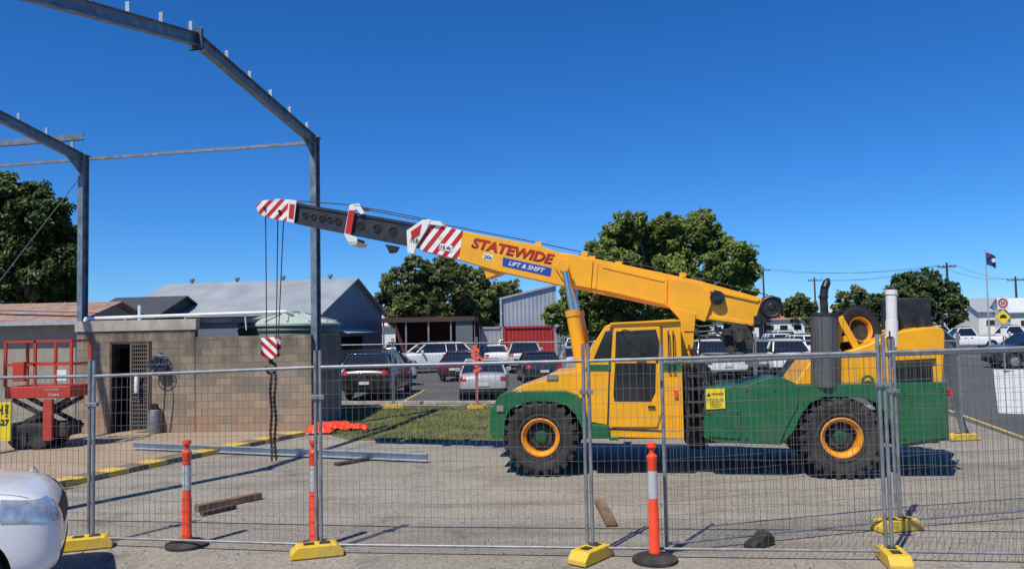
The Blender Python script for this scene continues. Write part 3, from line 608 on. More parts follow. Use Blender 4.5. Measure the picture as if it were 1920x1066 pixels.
b=MB(); q=[cq(1150,606,.08),cq(1276,600,.08)]; b.beam(q[0]+V((-.05,.0,0)),q[1]+V((.05,0,.0)),.12,.03); b.build("rain_gutter",YEL,cab,True)
b=MB(); b.tube([cq(1165,622,.05),cq(1170,618,-.1),cq(1190,622,-.15)],.012); b.box(cq(1192,648,-.16),(.15,.05,.34)); b.tube([cq(1190,622,-.15),cq(1192,635,-.16)],.012); b.build("mirror",BLK,cab,True,bevel=.01)
b=MB()
for u in (1253,1262): b.tube([cq(u,620,.04),cq(u,628,.0),cq(u+2,690,.0),cq(u+2,700,.06)],.012)
b.build("grab_rail",BLK,cab,True)
b=MB(); b.box(cq(1268,738,.06),(.06,.03,.12)); b.build("side_lamp",[ORG],cab,True)
b=MB(); CP(b,[(1102,795),(1142,799),(1142,822),(1110,822)],.01,.5); CP(b,[(1142,819),(1160,819),(1160,825),(1142,825)],.03,.5); b.build("step",GRN,cr,True,bevel=.01)
for wa,wb2 in ((.85,1.0),(1.55,1.7)):
    b=MB(); CP(b,[(1252,573),(1305,588),(1300,640),(1296,700),(1290,780),(1278,780),(1276,600)],wa,wb2); b.build("boom_support",YEL,cr,True,bevel=.01)
b=MB(); CP(b,[(1285,690),(1300,690),(1303,835),(1285,830)],.5,2.0); CP(b,[(1303,740),(1325,740),(1325,830),(1303,835)],.8,1.7)
for i in range(5): b.box(cq(1305,705+i*24,.2),(.28,.12,.03))
for u in (1291,1318): b.beam(cq(u,690,.2),cq(u,815,.2),.03,.03)
b.cyl(cq(1308,700,1.2),cq(1308,840,1.2),.14)
b.build("articulation_joint",DRK,cr,True)
b=MB()
for k_ in range(9):
    u0=1290+k_*5; b.tube([cq(u0,640+6*k_,.9),cq(u0+12,690+5*k_,.6+.05*k_),cq(u0+6,740,.7),cq(u0+25-3*k_,770,.8)],.018,6)
b.build("hydraulic_hose",BLK,cr,True)
b=MB(); b.tube([cq(1283,622,.2),cq(1312,622,.2),cq(1312,720,.2)],.014); b.tube([cq(1283,655,.2),cq(1312,655,.2)],.012); b.tube([cq(1312,640,.2),cq(1312,640,1.6)],.012); b.build("hand_rail",BLK,cr,True)
b=MB()
rb=[(1322,728),(1395,724),(1440,708),(1470,708),(1500,722),(1775,716),(1781,824),(1684,839),(1674,806),(1664,778),(1646,757),(1620,744),(1545,744),(1520,755),(1502,778),(1490,806),(1466,833),(1345,829),(1320,820)]
CP(b,rb,.05,.6); CP(b,rb,1.9,2.45); CP(b,[(1325,726),(1395,722),(1440,710),(1470,710),(1500,724),(1770,718),(1770,742),(1500,745),(1325,760)],.6,1.9); CP(b,[(1690,742),(1776,742),(1778,822),(1690,830)],.6,1.9)
b.build("rear_body",GRN,cr,True,bevel=.012)
for pl in ([(1392,726),(1500,724),(1496,760),(1475,800),(1462,832),(1395,830)],[(1688,730),(1774,724),(1776,820),(1690,832)],[(1325,770),(1388,768),(1388,822),(1328,818)]):
    b=MB(); CP(b,pl,.022,.05); b.build("side_panel",GRN,cr,True,bevel=.008)
b=MB()
for u,v in ((1400,732),(1452,732),(1400,822),(1452,824),(1330,776),(1382,774),(1695,738),(1768,732),(1695,822),(1768,814)): b.cyl(cq(u,v,.01),cq(u,v,.022),.018,None,6)
b.build("panel_bolts",DRK,cr,True)
b=MB(); CP(b,[(1490,722),(1500,704),(1512,687),(1524,674),(1545,668),(1575,662),(1605,653),(1630,644),(1655,633),(1680,623),(1705,617),(1735,613),(1760,612),(1768,615),(1772,624),(1772,650),(1768,717)],.28,2.2); b.build("engine_cover",YEL,cr,True,bevel=.03)
b=MB(); CP(b,[(1649,646),(1651,646),(1652,718),(1650,718)],.272,.29); b.build("cover_seam",DRK,cr,True)
b=MB(); CP(b,[(1678,684),(1748,680),(1750,716),(1678,717)],.25,.285); b.build("engine_grille",BLK,cr,True)
b=MB()
for i in range(9): CP(b,[(1680,686+i*3.6),(1747,682+i*3.6),(1747,683.2+i*3.6),(1680,687.2+i*3.6)],.235,.25)
CP(b,[(1672,676),(1755,671),(1755,675),(1672,680)],.22,.285); b.build("grille_slats",DRK,cr,True)
PERF=BLK.copy(); PERF.name="perforated_guard"; t_=PERF.node_tree; v_=t_.nodes.new('ShaderNodeTexVoronoi'); v_.inputs['Scale'].default_value=30; v_.inputs['Randomness'].default_value=.0
tc_=[x for x in t_.nodes if x.type=='TEX_COORD'][0]; t_.links.new(tc_.outputs['Object'],v_.inputs['Vector'])
r_=t_.nodes.new('ShaderNodeValToRGB'); r_.color_ramp.elements[0].color=(.004,.004,.004,1); r_.color_ramp.elements[1].color=(.1,.1,.1,1); r_.color_ramp.elements[0].position=.3; r_.color_ramp.elements[1].position=.4
t_.links.new(v_.outputs['Distance'],r_.inputs[0]); t_.links.new(r_.outputs[0],t_.nodes['Principled BSDF'].inputs['Base Color'])
b=MB(); b.cyl(cq(1546,588,.2),cq(1546,724,.2),.22,None,32); ex=b.build("exhaust_guard",PERF,cr,True)
b=MB(); b.cyl(cq(1546,592,.2),cq(1546,586,.2),.23,None,32); pts=[cq(1546,588,.2),cq(1544,556,.2),cq(1546,540,.2),cq(1550,530,.24),cq(1553,523,.28)]; b.tube(pts[:4],.065,14); b.cyl(pts[3],pts[4],.065,.03,14); b.cyl(pts[1]-V((0,0,.02)),pts[1]+V((0,0,.02)),.08,None,14); b.build("exhaust_pipe",BLK,ex,True)
# spare wheel standing nearly upright behind an A-shaped yellow bracket
o_=cq(1606,620,.9); ax_=V((.34,-.9,.22)); SRB=mat("spare_rubber",(.014,.014,.014),.8,0,.2,5,bump=.2)
b=MB(); b.lathe(o_,ax_,[(.22,-.12),(.3,-.16),(.38,-.15),(.42,-.1),(.42,.1),(.38,.15),(.3,.16),(.22,.12)],40,closed=True)
xx_,yy_,zz_=basis(ax_)
for i in range(28):
    a=2*math.pi*i/28; rd=xx_*math.cos(a)+yy_*math.sin(a); tg=-xx_*math.sin(a)+yy_*math.cos(a); b.beam(o_+rd*.425-zz_*.13+tg*.02,o_+rd*.425+zz_*.13-tg*.02,.05,.035,0,rd)
sp_=b.build("spare_wheel",SRB,cr,True)
b=MB(); b.lathe(o_,ax_,[(.225,.13),(.205,.12),(.19,.04)],30); b.build("rim",RIMY,sp_,True)
b=MB(); b.lathe(o_,ax_,[(.19,.05),(.1,.03),(0,.03)],30); b.build("disc",DRK,sp_,True)
b=MB(); A1=cq(1566,668,.4);A2=cq(1577,594,.4);A3=cq(1608,656,.4); b.beam(A1,A2,.08,.11); b.beam(A2+V((-.03,0,0)),A3,.08,.11); b.beam(cq(1571,636,.4),cq(1597,634,.4),.05,.1); b.build("spare_wheel_bracket",YEL,cr,True,bevel=.008)
b=MB(); b.cyl(cq(1672,650,.35),cq(1672,600,.35),.1,None,18); b.cyl(cq(1672,600,.35),cq(1671,548,.35),.088,None,18); b.cyl(cq(1671,552,.35),cq(1671,543,.35),.1,None,18); b.build("air_intake",WHT,cr,True)
b=MB(); CP(b,[(1684,558),(1746,557),(1748,620),(1684,626)],.7,1.7); b.build("radiator_box",BLK,cr,True,bevel=.03)
b=MB(); b.tube([cq(1752,598,.4),cq(1756,586,.4),cq(1766,586,.4),cq(1768,616,.4)],.02); b.build("hoop_handle",BLK,cr,True)
b=MB(); b.cyl(cq(1730,616,.5),cq(1730,592,.5),.1,.09,14); b.build("filler_cap",BLK,cr,True)
for u in (1455,1627):
    b=MB(); b.lathe(cq(u,714,.2),(0,1,0),[(.06,-.02),(.1,-.02),(.1,.02),(.06,.02)],18,closed=True); b.build("lifting_eye",GRN,cr,True)
b=MB(); b.box(cq(1777,735,.4),(.05,.3,.12)); b.build("tail_light",RED,cr,True)
b=MB(); b.tube([cq(1668,660,.2),cq(1668,620,.2)],.014); b.box(cq(1669,640,.2),(.1,.05,.16)); b.build("rear_camera",BLK,cr,True)
YS=mat("sign_yellow",(.82,.62,.02),.5,0,.05,5)
b=MB(); CP(b,[(1323,729),(1359,728),(1360,765),(1324,767)],.008,.045); wsn=b.build("warning_sign",YS,cr,True)
text("lettering","WARNING",cq(1345,738,.006),(1,0,0),(0,0,1),.2,.045,BLK,wsn,bold=.02)
b=MB(); q=cq(1329,739,.004); b.prism([q+V((-.035,0,-.03)),q+V((.035,0,-.03)),q+V((0,0,.035))],(0,.003,0)); b.build("warning_triangle",BLK,wsn,True)
text("lettering","ARTICULATION AREA\nKEEP CLEAR\nWHEN ENGINE\nIS RUNNING",cq(1341,755,.006),(1,0,0),(0,0,1),.28,.15,BLK,wsn)
# ---- boom
w0,w1=.95,1.55
b=MB(); CP(b,[(868,433),(1010,460),(1045,472),(1100,481),(1310,526),(1430,559),(1413,612),(1320,598),(1254,577),(1066,538),(935,509),(860,487)],w0,w1); boom=b.build("boom",YEL,cr,True,bevel=.014)
for pl,a_,c_ in (([(1112,488),(1252,522),(1250,573),(1108,540)],w0-.03,w0),([(1256,522),(1312,532),(1338,556),(1322,603),(1290,592),(1258,580)],w0-.08,w0),([(1256,522),(1312,532),(1338,556),(1322,603),(1290,592),(1258,580)],w1,w1+.08),
 ([(905,500),(948,508),(930,515),(912,522)],w0+.05,w1-.05),([(1040,500),(1052,476),(1082,478),(1112,488),(1108,540),(1060,532)],w0-.06,w0),([(993,457),(1010,460),(1016,466),(994,462)],w0+.1,w1-.1),([(1330,540),(1425,562),(1420,566),(1330,546)],w0-.03,w0),([(1320,590),(1412,604),(1411,610),(1320,597)],w0-.03,w0),([(1118,492),(1122,493),(1118,541),(1114,540)],w0-.045,w0-.03),([(1130,538),(1246,565),(1246,571),(1130,544)],w0-.045,w0-.03),([(1130,497),(1246,524),(1246,529),(1130,502)],w0-.045,w0-.03)):
    b=MB(); CP(b,pl,a_,c_); b.build("boom_reinforcement",YEL,boom,True,bevel=.008)
b=MB(); b.cyl(cq(1345,558,w0-.12),cq(1345,558,w0),.13,None,24); b.cyl(cq(1345,558,w0-.15),cq(1345,558,w0-.12),.06,None,12); b.build("pivot_pin",BLK,boom,True)
b=MB(); b.cyl(cq(1056,496,w0-.12),cq(1056,496,w0),.09,None,16); b.build("pivot_pin",YEL,boom,True)
b=MB(); CP(b,[(1428,560),(1446,553),(1464,558),(1469,578),(1460,592),(1440,600),(1425,614),(1408,613),(1415,590)],w0+.02,w1-.02); b.lathe(cq(1447,575,w0-.03),(0,1,0),[(0,0),(.05,0),(.06,.02),(.15,.03),(.17,0),(.2,.02),(.2,.08),(.17,.1),(0,.1)],24); b.box(cq(1420,600,w0-.03),(.12,.06,.16)); b.build("rear_sheave",BLK,boom,True,bevel=.008)
b=MB(); b.cyl(cq(1385,632,w0-.02),cq(1385,632,w1+.02),.17,None,24)
for wv in (w0-.06,w1): b.lathe(cq(1385,632,wv),(0,1,0),[(0,0),(.24,0),(.24,.04),(0,.04)],24)
for i in range(8):
    a_=i*math.pi/4; q=cq(1385,632,w0-.08)+V((.17*math.cos(a_),0,.17*math.sin(a_))); b.cyl(q,q+V((0,.03,0)),.018,None,6)
b.cyl(cq(1385,632,w0-.16),cq(1385,632,w0-.06),.09,None,16)
CP(b,[(1357,606),(1410,612),(1414,640),(1400,658),(1372,660),(1355,640)],w0+.1,w0+.16); b.box(cq(1362,622,w0-.1),(.14,.2,.12)); b.box(cq(1405,645,w0-.06),(.12,.12,.16)); b.cyl(cq(1370,655,w0-.2),cq(1370,655,w0),.07); b.box(cq(1396,612,w0-.02),(.1,.1,.1))
b.build("winch",DRK,cr,True,bevel=.006)
for dz in (0,10,18):
    b=MB(); b.tube([cq(1290,600+dz*.6,w0-.05),cq(1310,612+dz,w0-.1),cq(1340,610+dz,w0-.1),cq(1364,625+dz,w0-.1)],.018,6); b.build("winch_hose",BLK,cr,True)
b=MB(); CP(b,[(795,414),(868,433),(861,487),(785,468)],w0+.005,w1-.005); b.build("striped_boom_section",STR,boom,True,bevel=.01)
BD=mat("charcoal_boom_paint",(.022,.024,.034),.45,0,.2,4,dirt=(.1,.095,.085),dk=.35,dscale=5)
b=MB(); CP(b,[(548,379),(785,419),(775,462),(543,416)],w0+.07,w1-.07); inner=b.build("inner_boom_section",BD,cr,True,bevel=.01)
for i,u in enumerate((572,588,604,619,634,677,707,737)):
    f=(u-548)/237; vc=397+f*43; r=.055+.045*f; p=cq(u,vc+2,w0+.066)
    b=MB(); b.lathe(p,(0,1,0),[(0,0),(r*.8,0),(r*.82,-.006)],20); b.build("lightening_hole",DOP,inner,True)
    b=MB(); b.lathe(p,(0,1,0),[(r*.82,0),(r*.86,-.014),(r*1.0,-.012),(r*1.04,0)],20); b.build("hole_rim",BD,inner,True)
for pl in ([(548,379),(785,419),(785,424),(548,384)],[(543,411),(775,457),(775,462),(543,416)]):
    b=MB(); CP(b,pl,w0+.05,w0+.07); b.build("flange",BD,inner,True)
c1=[(762,432),(792,412),(808,411),(800,430),(780,462),(776,476),(764,474)]
b=MB(); CP(b,c1,w0-.05,w0); CP(b,[(792,412),(826,415),(832,424),(800,420)],w0-.04,w1+.04); CP(b,c1,w1,w1+.05); b.build("boom_collar",WHT,boom,True,bevel=.008)
b=MB(); CP(b,[(655,384),(672,381),(684,400),(676,402),(668,392),(664,396),(656,440),(670,446),(668,459),(655,458),(645,440)],w0,w0+.06); CP(b,[(662,383),(675,383),(676,388),(662,388)],w0,w1); CP(b,[(652,452),(670,452),(668,459),(655,459)],w0,w1); b.build("boom_collar",WHT,inner,True,bevel=.008)
b=MB(); CP(b,[(654,394),(665,394),(658,438),(647,436)],w0-.012,w0); b.build("collar_red_panel",REDS,inner,True)
b=MB(); CP(b,[(770,434),(790,420),(786,440),(772,448)],w0-.062,w0-.05); b.build("collar_red_panel",REDS,boom,True)
b=MB(); CP(b,[(722,458),(746,462),(740,472),(730,474)],w0+.1,w0+.25); b.cyl(cq(734,466,w0+.08),cq(734,466,w0+.28),.06); b.build("roller_bracket",BLK,inner,True)
b=MB(); CP(b,[(652,444),(672,448),(668,458),(656,456)],w0+.1,w1-.1); b.build("roller_bracket",BLK,inner,True)
HEADS=stripes("head_stripes",(.8,.8,.78),(.5,.01,.012),4.2,-4.2,.3)
b=MB(); hp=[(480,384),(490,376),(520,373),(552,375),(549,416),(520,412),(492,405),(483,398)]
CP(b,hp,w0+.02,w0+.07); CP(b,hp,w1-.07,w1-.02); head=b.build("boom_head",HEADS,cr,True,bevel=.008)
b=MB(); CP(b,[(541,374),(556,376),(551,418),(537,415)],w0-.01,w0+.02); CP(b,[(541,374),(556,376),(556,381),(541,379)],w0,w1); b.build("head_frame",WHT,head,True,bevel=.006)
b=MB(); CP(b,[(543,382),(552,383),(549,410),(541,408)],w0-.022,w0-.012); b.build("head_panel",REDS,head,True)
for u,v in ((496,390),(524,396)):
    b=MB()
    for k_ in range(3): b.lathe(cq(u,v,w0+.14+k_*.12),(0,1,0),[(0,0),(.15,0),(.12,.03),(.15,.06),(0,.06)],20)
    b.cyl(cq(u,v,w0-.02),cq(u,v,w1+.02),.03); b.build("sheave",BLK,head,True)
bx=(cq(1000,470,w0)-cq(900,449,w0)).normalized(); by=V((-bx.z,0,bx.x))
if by.z<0: by=-by
W_=(cq(1037,488,w0)-cq(884,455,w0)).length
DR=mat("outline_dark_red",(.05,.004,.004),.5); REDL=mat("lettering_red",(.55,.012,.01),.5,0,.05)
text("lettering_outline","STATEWIDE",cq(961,470.5,w0-.003),bx,by,W_,.2,DR,boom,bold=.045,shear=.16)
text("lettering","STATEWIDE",cq(961,470,w0-.008),bx,by,W_*.975,.168,REDL,boom,bold=.012,shear=.16)
b=MB(); CP(b,[(943,482),(1034,502),(1032,518),(942,498)],w0-.008,w0); b.build("name_panel",BLU,boom,True)
text("lettering","LIFT & SHIFT",cq(987.5,500,w0-.012),bx,by,.7,.085,WHT,boom,bold=.02,shear=.3)
def plate(u,v,s,wd,hh):
    p=cq(u,v,w0-.006); b=MB(); x_=bx*wd/2; z_=by*hh/2; b.prism([p-x_-z_,p+x_-z_,p+x_+z_,p-x_+z_],(0,.006,0)); b.build("capacity_plate",WHT,boom,True); text("lettering",s,p-V((0,.004,0)),bx,by,wd*.8,hh*.62,BLK,boom,bold=.012)
plate(915,482,"20t",.19,.12); plate(836,464,"16.4t",.25,.12)
p=cq(777,450,w0-.058); text("lettering","11.8",p-V((0,.008,0)),bx,by,.14,.09,BLK,boom,bold=.02)
for pts_ in ([cq(684,392,1.2),cq(790,413,1.2),cq(1010,455,1.2),cq(1300,518,1.2),cq(1440,553,1.2)],[cq(676,388,1.3),cq(720,395,1.3),cq(800,411,1.3)],[cq(524,374,1.2),cq(660,384,1.2)],[cq(1300,520,1.1),cq(1320,540,1.0),cq(1345,545,.9)]):
    b=MB(); b.tube(pts_,.011,6); b.build("wire_rope",DRK,boom,True)
for u,v in ((1010,458),(1096,476),(1110,484),(1160,494),(1280,515)):
    b=MB(); b.box(cq(u,v,1.1),(.12,.1,.08)); b.build("rope_guide",YEL,boom,True)
for k_ in (0,1):
    t0=cq(1058,500,.62)+V((0,1.28*k_,0)); t1=cq(1073,584,.62)+V((0,1.28*k_,0)); t2=cq(1096,716,.62)+V((0,1.28*k_,0))
    b=MB(); b.cyl(t1,t2,.12,None,24); b.cyl(t1-(t2-t1).normalized()*.03,t1+(t2-t1).normalized()*.08,.135,None,24); cy=b.build("lift_cylinder",YEL,cr,True)
    b=MB(); b.cyl(t0,t1,.058,None,20); b.build("piston_rod",CHR,cy,True)
    b=MB(); b.cyl(t0-V((0,.1,0)),t0+V((0,.1,0)),.09,None,18); b.cyl(t0,V((t0.x,w0 if k_==0 else w1,t0.z)),.06,None,14); b.build("rod_eye",YEL,cy,True)
hb=CMx@cq(508,650,1.25)
hk=thing("hook_block",Matrix.Translation(hb)@Matrix.Rotation(ca,4,'Z'),"red and white striped hook block hanging on wire ropes","hook block")
for (u,v,u2) in ((498,398,500),(521,404,518),(532,404,522)):
    b=MB(); b.cyl(CMx@cq(u,v,1.25),CMx@cq(u2,632,1.25),.011,None,6); b.build("wire_rope",DRK,hk)
for yy in (-.1,.06):
    b=MB(); b.prism([(-.17,yy,.18),(.17,yy,.2),(.17,yy,-.16),(.08,yy,-.24),(-.1,yy,-.24),(-.17,yy,-.16)],(0,.05,0)); b.build("cheek_plate",STR2,hk,True,bevel=.01)
b=MB(); b.lathe((0,-.04,.0),(0,1,0),[(0,0),(.16,0),(.13,.04),(.16,.08),(0,.08)],20); b.build("sheave",DRK,hk,True)
b=MB(); b.cyl((0,0,-.15),(0,0,-.34),.04)
pts=[V((.0,0,-.3))]+[V((.11*math.cos(a_),0,-.42+.11*math.sin(a_))) for a_ in [math.radians(x) for x in (80,40,0,-40,-80,-120,-160,-200)]]
b.tube(pts,.028,8); b.build("hook",DRK,hk,True)
ch=CMx@cq(512,708,1.25); cs=thing("lifting_chain",ch,"rusty chain sling hanging from the hook","chain")
zt=ch.z+.06; nl=38; stp=(zt-.02)/nl
for side in (-1,1):
    b=MB()
    for i in range(nl):
        z=zt-i*stp; x_=ch.x+side*(.035+.014*math.sin(i*.35+side)); o2=V((x_,ch.y+.02*side,z)); ax=V((1,0,0)) if i%2 else V((0,1,0)); tg=V((0,0,1)); sd_=ax.cross(tg)
        pts=[o2+tg*(.038*math.sin(q))+sd_*(.024*math.cos(q)) for q in [k_*math.pi/4 for k_ in range(9)]]
        b.tube(pts,.011,5)
    b.build("chain_leg",RUST,cs)
# ------------------------------------------------------------ cars
def evalmesh(o):
    dg=bpy.context.evaluated_depsgraph_get(); return bpy.data.meshes.new_from_object(o.evaluated_get(dg))
TPL={}
CARP=mat("car_paint_base",(.5,.5,.5),.3,coat=1)
PAINT={}
def paint(n,c,metal=.0):
    PAINT[n]=mat("car_paint_"+n,c,.28,metal,.03,2,dirt=(.3,.27,.22),dk=.12,dscale=3,coat=.8)
paint("white",(.8,.8,.79)); paint("silver",(.52,.53,.53),.3); paint("dark",(.02,.023,.03),.2); paint("maroon",(.13,.015,.025),.3); paint("blue_grey",(.16,.2,.26),.4); paint("black",(.01,.01,.012)); paint("red",(.4,.02,.02)); paint("ice",(.5,.55,.58),.3)
HL=mat("headlamp_lens",(.5,.53,.56),.08,.4,.3,14,coat=1); TL=mat("tail_lamp_lens",(.4,.01,.01),.2,coat=1); TYR=mat("car_tyre",(.02,.02,.02),.8); ALW=mat("alloy_wheel",(.45,.46,.48),.35,.7); PLT=mat("number_plate",(.6,.6,.55),.5); TRM=mat("black_trim",(.02,.02,.022),.6)
SPEC={
'sedan':dict(L=4.65,W=1.8,H=1.44,rw=.32,st=[(0,.3,.50,.74),(.02,.24,.62,.88),(.08,.2,.72,.96),(.18,.2,.84,1),(.29,.2,.93,1),(.5,.2,.95,1),(.7,.2,.97,1),(.84,.22,1.0,.98),(.95,.26,.98,.93),(.985,.3,.9,.88),(1,.36,.7,.8)],gh=(.27,.40,.70,.87),ax=(.19,.79)),
'hatch':dict(L=4.1,W=1.75,H=1.5,rw=.31,st=[(0,.3,.52,.74),(.02,.24,.66,.88),(.09,.2,.78,.96),(.2,.2,.93,1),(.28,.2,.98,1),(.5,.2,1.0,1),(.75,.2,1.03,1),(.93,.24,1.05,.96),(.98,.28,.98,.9),(1,.36,.7,.84)],gh=(.22,.38,.84,.97),ax=(.19,.81)),
'suv':dict(L=4.75,W=1.9,H=1.75,rw=.37,st=[(0,.42,.74,.70),(.012,.32,.92,.84),(.05,.26,1.07,.94),(.13,.25,1.14,.99),(.27,.25,1.2,1),(.5,.25,1.18,1),(.75,.27,1.2,1),(.94,.3,1.2,.96),(.985,.34,1.1,.92),(1,.42,.8,.86)],gh=(.25,.39,.88,.975),ax=(.18,.79)),
'ute':dict(L=5.2,W=1.86,H=1.8,rw=.38,st=[(0,.45,.8,.76),(.015,.36,1.0,.9),(.06,.34,1.08,.97),(.15,.34,1.12,1),(.26,.34,1.17,1),(.45,.34,1.16,1),(.6,.34,1.16,1),(.61,.34,1.12,1),(.97,.4,1.12,1),(.99,.4,1.1,.99),(1,.45,1.0,.97)],gh=(.25,.35,.53,.59),ax=(.18,.78)),
}
def patch(src,planes,off,name,mats):
    bm=bmesh.new(); bm.from_mesh(src)
    for co_,no in planes:
        g=bm.verts[:]+bm.edges[:]+bm.faces[:]
        bmesh.ops.bisect_plane(bm,geom=g,plane_co=V(co_),plane_no=V(no),clear_outer=True)
    bm.normal_update()
    for v in bm.verts: v.co+=v.normal*off
    me=bpy.data.meshes.new(name); bm.to_mesh(me); bm.free(); me.materials.clear()
    for m in mats: me.materials.append(m)
    if len(me.polygons):
        me.polygons.foreach_set('material_index',[0]*len(me.polygons)); me.polygons.foreach_set('use_smooth',[True]*len(me.polygons))
    return me
def make_tpl(kind):
    s=SPEC[kind];L,Wd,Hh=s['L'],s['W'],s['H']; parts=[]
    X=lambda t: L/2-t*L
    b=MB(); rings=[]
    for t,zb,zt,wf in s['st']:
        w_=Wd/2*wf; m_=zb+(zt-zb)*.45
        half=[(w_*.6,zb),(w_*.93,zb+.02),(w_,zb+.14),(w_,m_),(w_*.985,zt-.12),(w_*.93,zt-.03),(w_*.8,zt),(w_*.35,zt+.025)]
        rings.append([V((X(t),y,z)) for y,z in half]+[V((X(t),-y,z)) for y,z in reversed(half)])
    n=16; vs=[p for r in rings for p in r]; fs=[tuple(range(n)),tuple((len(rings)-1)*n+i for i in reversed(range(n)))]
    for i in range(len(rings)-1):
        for j in range(n): fs.append((i*n+j,i*n+(j+1)%n,(i+1)*n+(j+1)%n,(i+1)*n+j))
    b.add(vs,fs); o=b.build("body",[CARP,TRM]); sm=o.modifiers.new('s','SUBSURF'); sm.levels=2; sm.render_levels=2
    me=evalmesh(o); skin=me.copy(); o.modifiers.clear(); o.data=me
    c=MB()
    for t in s['ax']:
        for sg in (-1,1): c.cyl((X(t),sg*(Wd/2-.28),s['rw']),(X(t),sg*(Wd/2+.2),s['rw']),s['rw']+.065,None,36,1)
    co_=c.build("cut",[CARP,TRM],smooth=False); bo=o.modifiers.new('b','BOOLEAN'); bo.object=co_; bo.operation='DIFFERENCE'; bo.solver='EXACT'
    me=evalmesh(o); o.modifiers.clear(); bpy.data.objects.remove(co_)
    if len(me.polygons)>50: o.data=me
    o.data.polygons.foreach_set('use_smooth',[True]*len(o.data.polygons)); o.data.set_sharp_from_angle(angle=math.radians(40))
    bd=o.data; bpy.data.objects.remove(o); parts.append(('body',bd,None))
    def fin(b,name,mats,bevel=0):
        q=b.build(name,mats,bevel=bevel); m=evalmesh(q) if bevel else q.data
        bpy.data.objects.remove(q); parts.append((name,m,None))
    a0,a1,c1,c0=s['gh']; zb=s['st'][4][2]-.02; zr=Hh; wb=Wd/2*.9; wt=Wd/2*.7; zb0=zb
    def gp(t,top,sg,k=1.): return V((X(t),sg*(wt if top else wb)*k,(zr-.05) if top else zb0))
    g=MB()
    q=[gp(a0,0,1),gp(c0,0,1),gp(c1,1,1),gp(a1,1,1),gp(a0,0,-1),gp(c0,0,-1),gp(c1,1,-1),gp(a1,1,-1)]
    g.add(q,[(0,1,2,3),(7,6,5,4),(0,3,7,4),(1,5,6,2),(3,2,6,7),(0,4,5,1)]); fin(g,"window",[GLS])
    r=MB(); ov=.02
    r.hexa([V((X(a1)+.06,wt+ov,zr-.06)),V((X(c1)-.06,wt+ov,zr-.06)),V((X(c1)-.06,-wt-ov,zr-.06)),V((X(a1)+.06,-wt-ov,zr-.06)),V((X(a1)-.08,wt-.06,zr)),V((X(c1)+.08,wt-.06,zr)),V((X(c1)+.08,-wt+.06,zr)),V((X(a1)-.08,-wt+.06,zr))])
    for sg in (1,-1):
        for (ta,tb) in ((a0,a1),(c0,c1)): r.beam(gp(ta,0,sg,1.01),gp(tb,1,sg,1.01),.07,.09)
        if kind!='ute': tm=(a1+c1)/2+.01; r.beam(gp(tm,0,sg,1.012),gp(tm,1,sg,1.012),.05,.08)
        if kind in('suv',): tm=c1-.1; r.beam(gp(tm,0,sg,1.012),gp(tm,1,sg,1.012),.05,.1)
    fin(r,"roof",[CARP],.03)
    if kind in('suv','ute'):
        r=MB()
        for sg in (1,-1): r.tube([V((X(a1)-.1,sg*wt*.9,zr+.05)),V((X(c1)+.1,sg*wt*.9,zr+.05))],.018,6)
        for f in (.25,.75): x_=X(a1)+(X(c1)-X(a1))*f; r.beam((x_,-wt,zr+.07),(x_,wt,zr+.07),.05,.03); r.cyl((x_,wt*.9,zr-.02),(x_,wt*.9,zr+.06),.015,None,6); r.cyl((x_,-wt*.9,zr-.02),(x_,-wt*.9,zr+.06),.015,None,6)
        fin(r,"roof_rack",[TRM])
    for t in s['ax']:
        for sg in (-1,1):
            b=MB(); o2=V((X(t),sg*(Wd/2-.03),s['rw'])); R=s['rw']
            b.lathe(o2,(0,-sg,0),[(R*.62,.03),(R*.7,.0),(R*.92,.0),(R,.04),(R,.18),(R*.9,.21),(R*.62,.2)],28,0,closed=True)
            b.lathe(o2,(0,-sg,0),[(R*.64,.02),(R*.6,.05),(R*.3,.04),(R*.2,.03),(0,.03)],28,1)
            for k_ in range(5):
                a_=k_*2*math.pi/5; b.beam(o2+V((0,-sg*.028,0)),o2+V((math.cos(a_)*R*.6,-sg*.028,math.sin(a_)*R*.6)),.05,.03,1,V((0,1,0)))
            fin(b,"wheel",[TYR,ALW,TRM])
    zf=s['st'][2][2]; zt=s['st'][-3][2]
    def pt(planes,name,mats,off=.006): parts.append((name,patch(skin,planes,off,name,mats),None))
    for sg in (1,-1):
        pt([((L/2-.52,0,0),(-1,0,0)),((0,sg*Wd*.27,0),(0,-sg,0)),((L/2,0,zf-.27),(-.12,0,-1)),((L/2,0,zf-.085),(.16,0,1))],"headlight",[HL])
        if kind=='ute': pt([((-L/2+.16,0,0),(1,0,0)),((0,sg*Wd*.4,0),(0,-sg,0)),((0,0,.72),(0,0,-1)),((0,0,1.06),(0,0,1))],"tail_light",[TL])
        else: pt([((-L/2+.2,0,0),(1,0,0)),((0,sg*Wd*.33,0),(0,-sg,0)),((0,0,zt-.25),(0,0,-1)),((0,0,zt-.1),(0,0,1))],"tail_light",[TL])
        b=MB(); xm=X(a0)-.32; b.box((xm,sg*(Wd/2+.08),zb+.08),(.12,.2,.15)); fin(b,"mirror",[CARP],.03)
        b=MB()
        for tt in ((a1+c1)/2-.03,(c1) if kind!='ute' else .5): b.box((X(tt),sg*(Wd/2+.004),zb-.14),(.18,.03,.03))
        fin(b,"door_handle",[TRM])
        for tt in (a0+.06,(a1+c1)/2+.01,c1-.02 if kind!='ute' else .6):
            x_=X(tt); pt([((x_,0,0),(1,0,0)),((x_-.012,0,0),(-1,0,0)),((0,sg*Wd*.3,0),(0,-sg,0)),((0,0,.36),(0,0,-1)),((0,0,zb-.02),(0,0,1))],"door_seam",[TRM],.002)
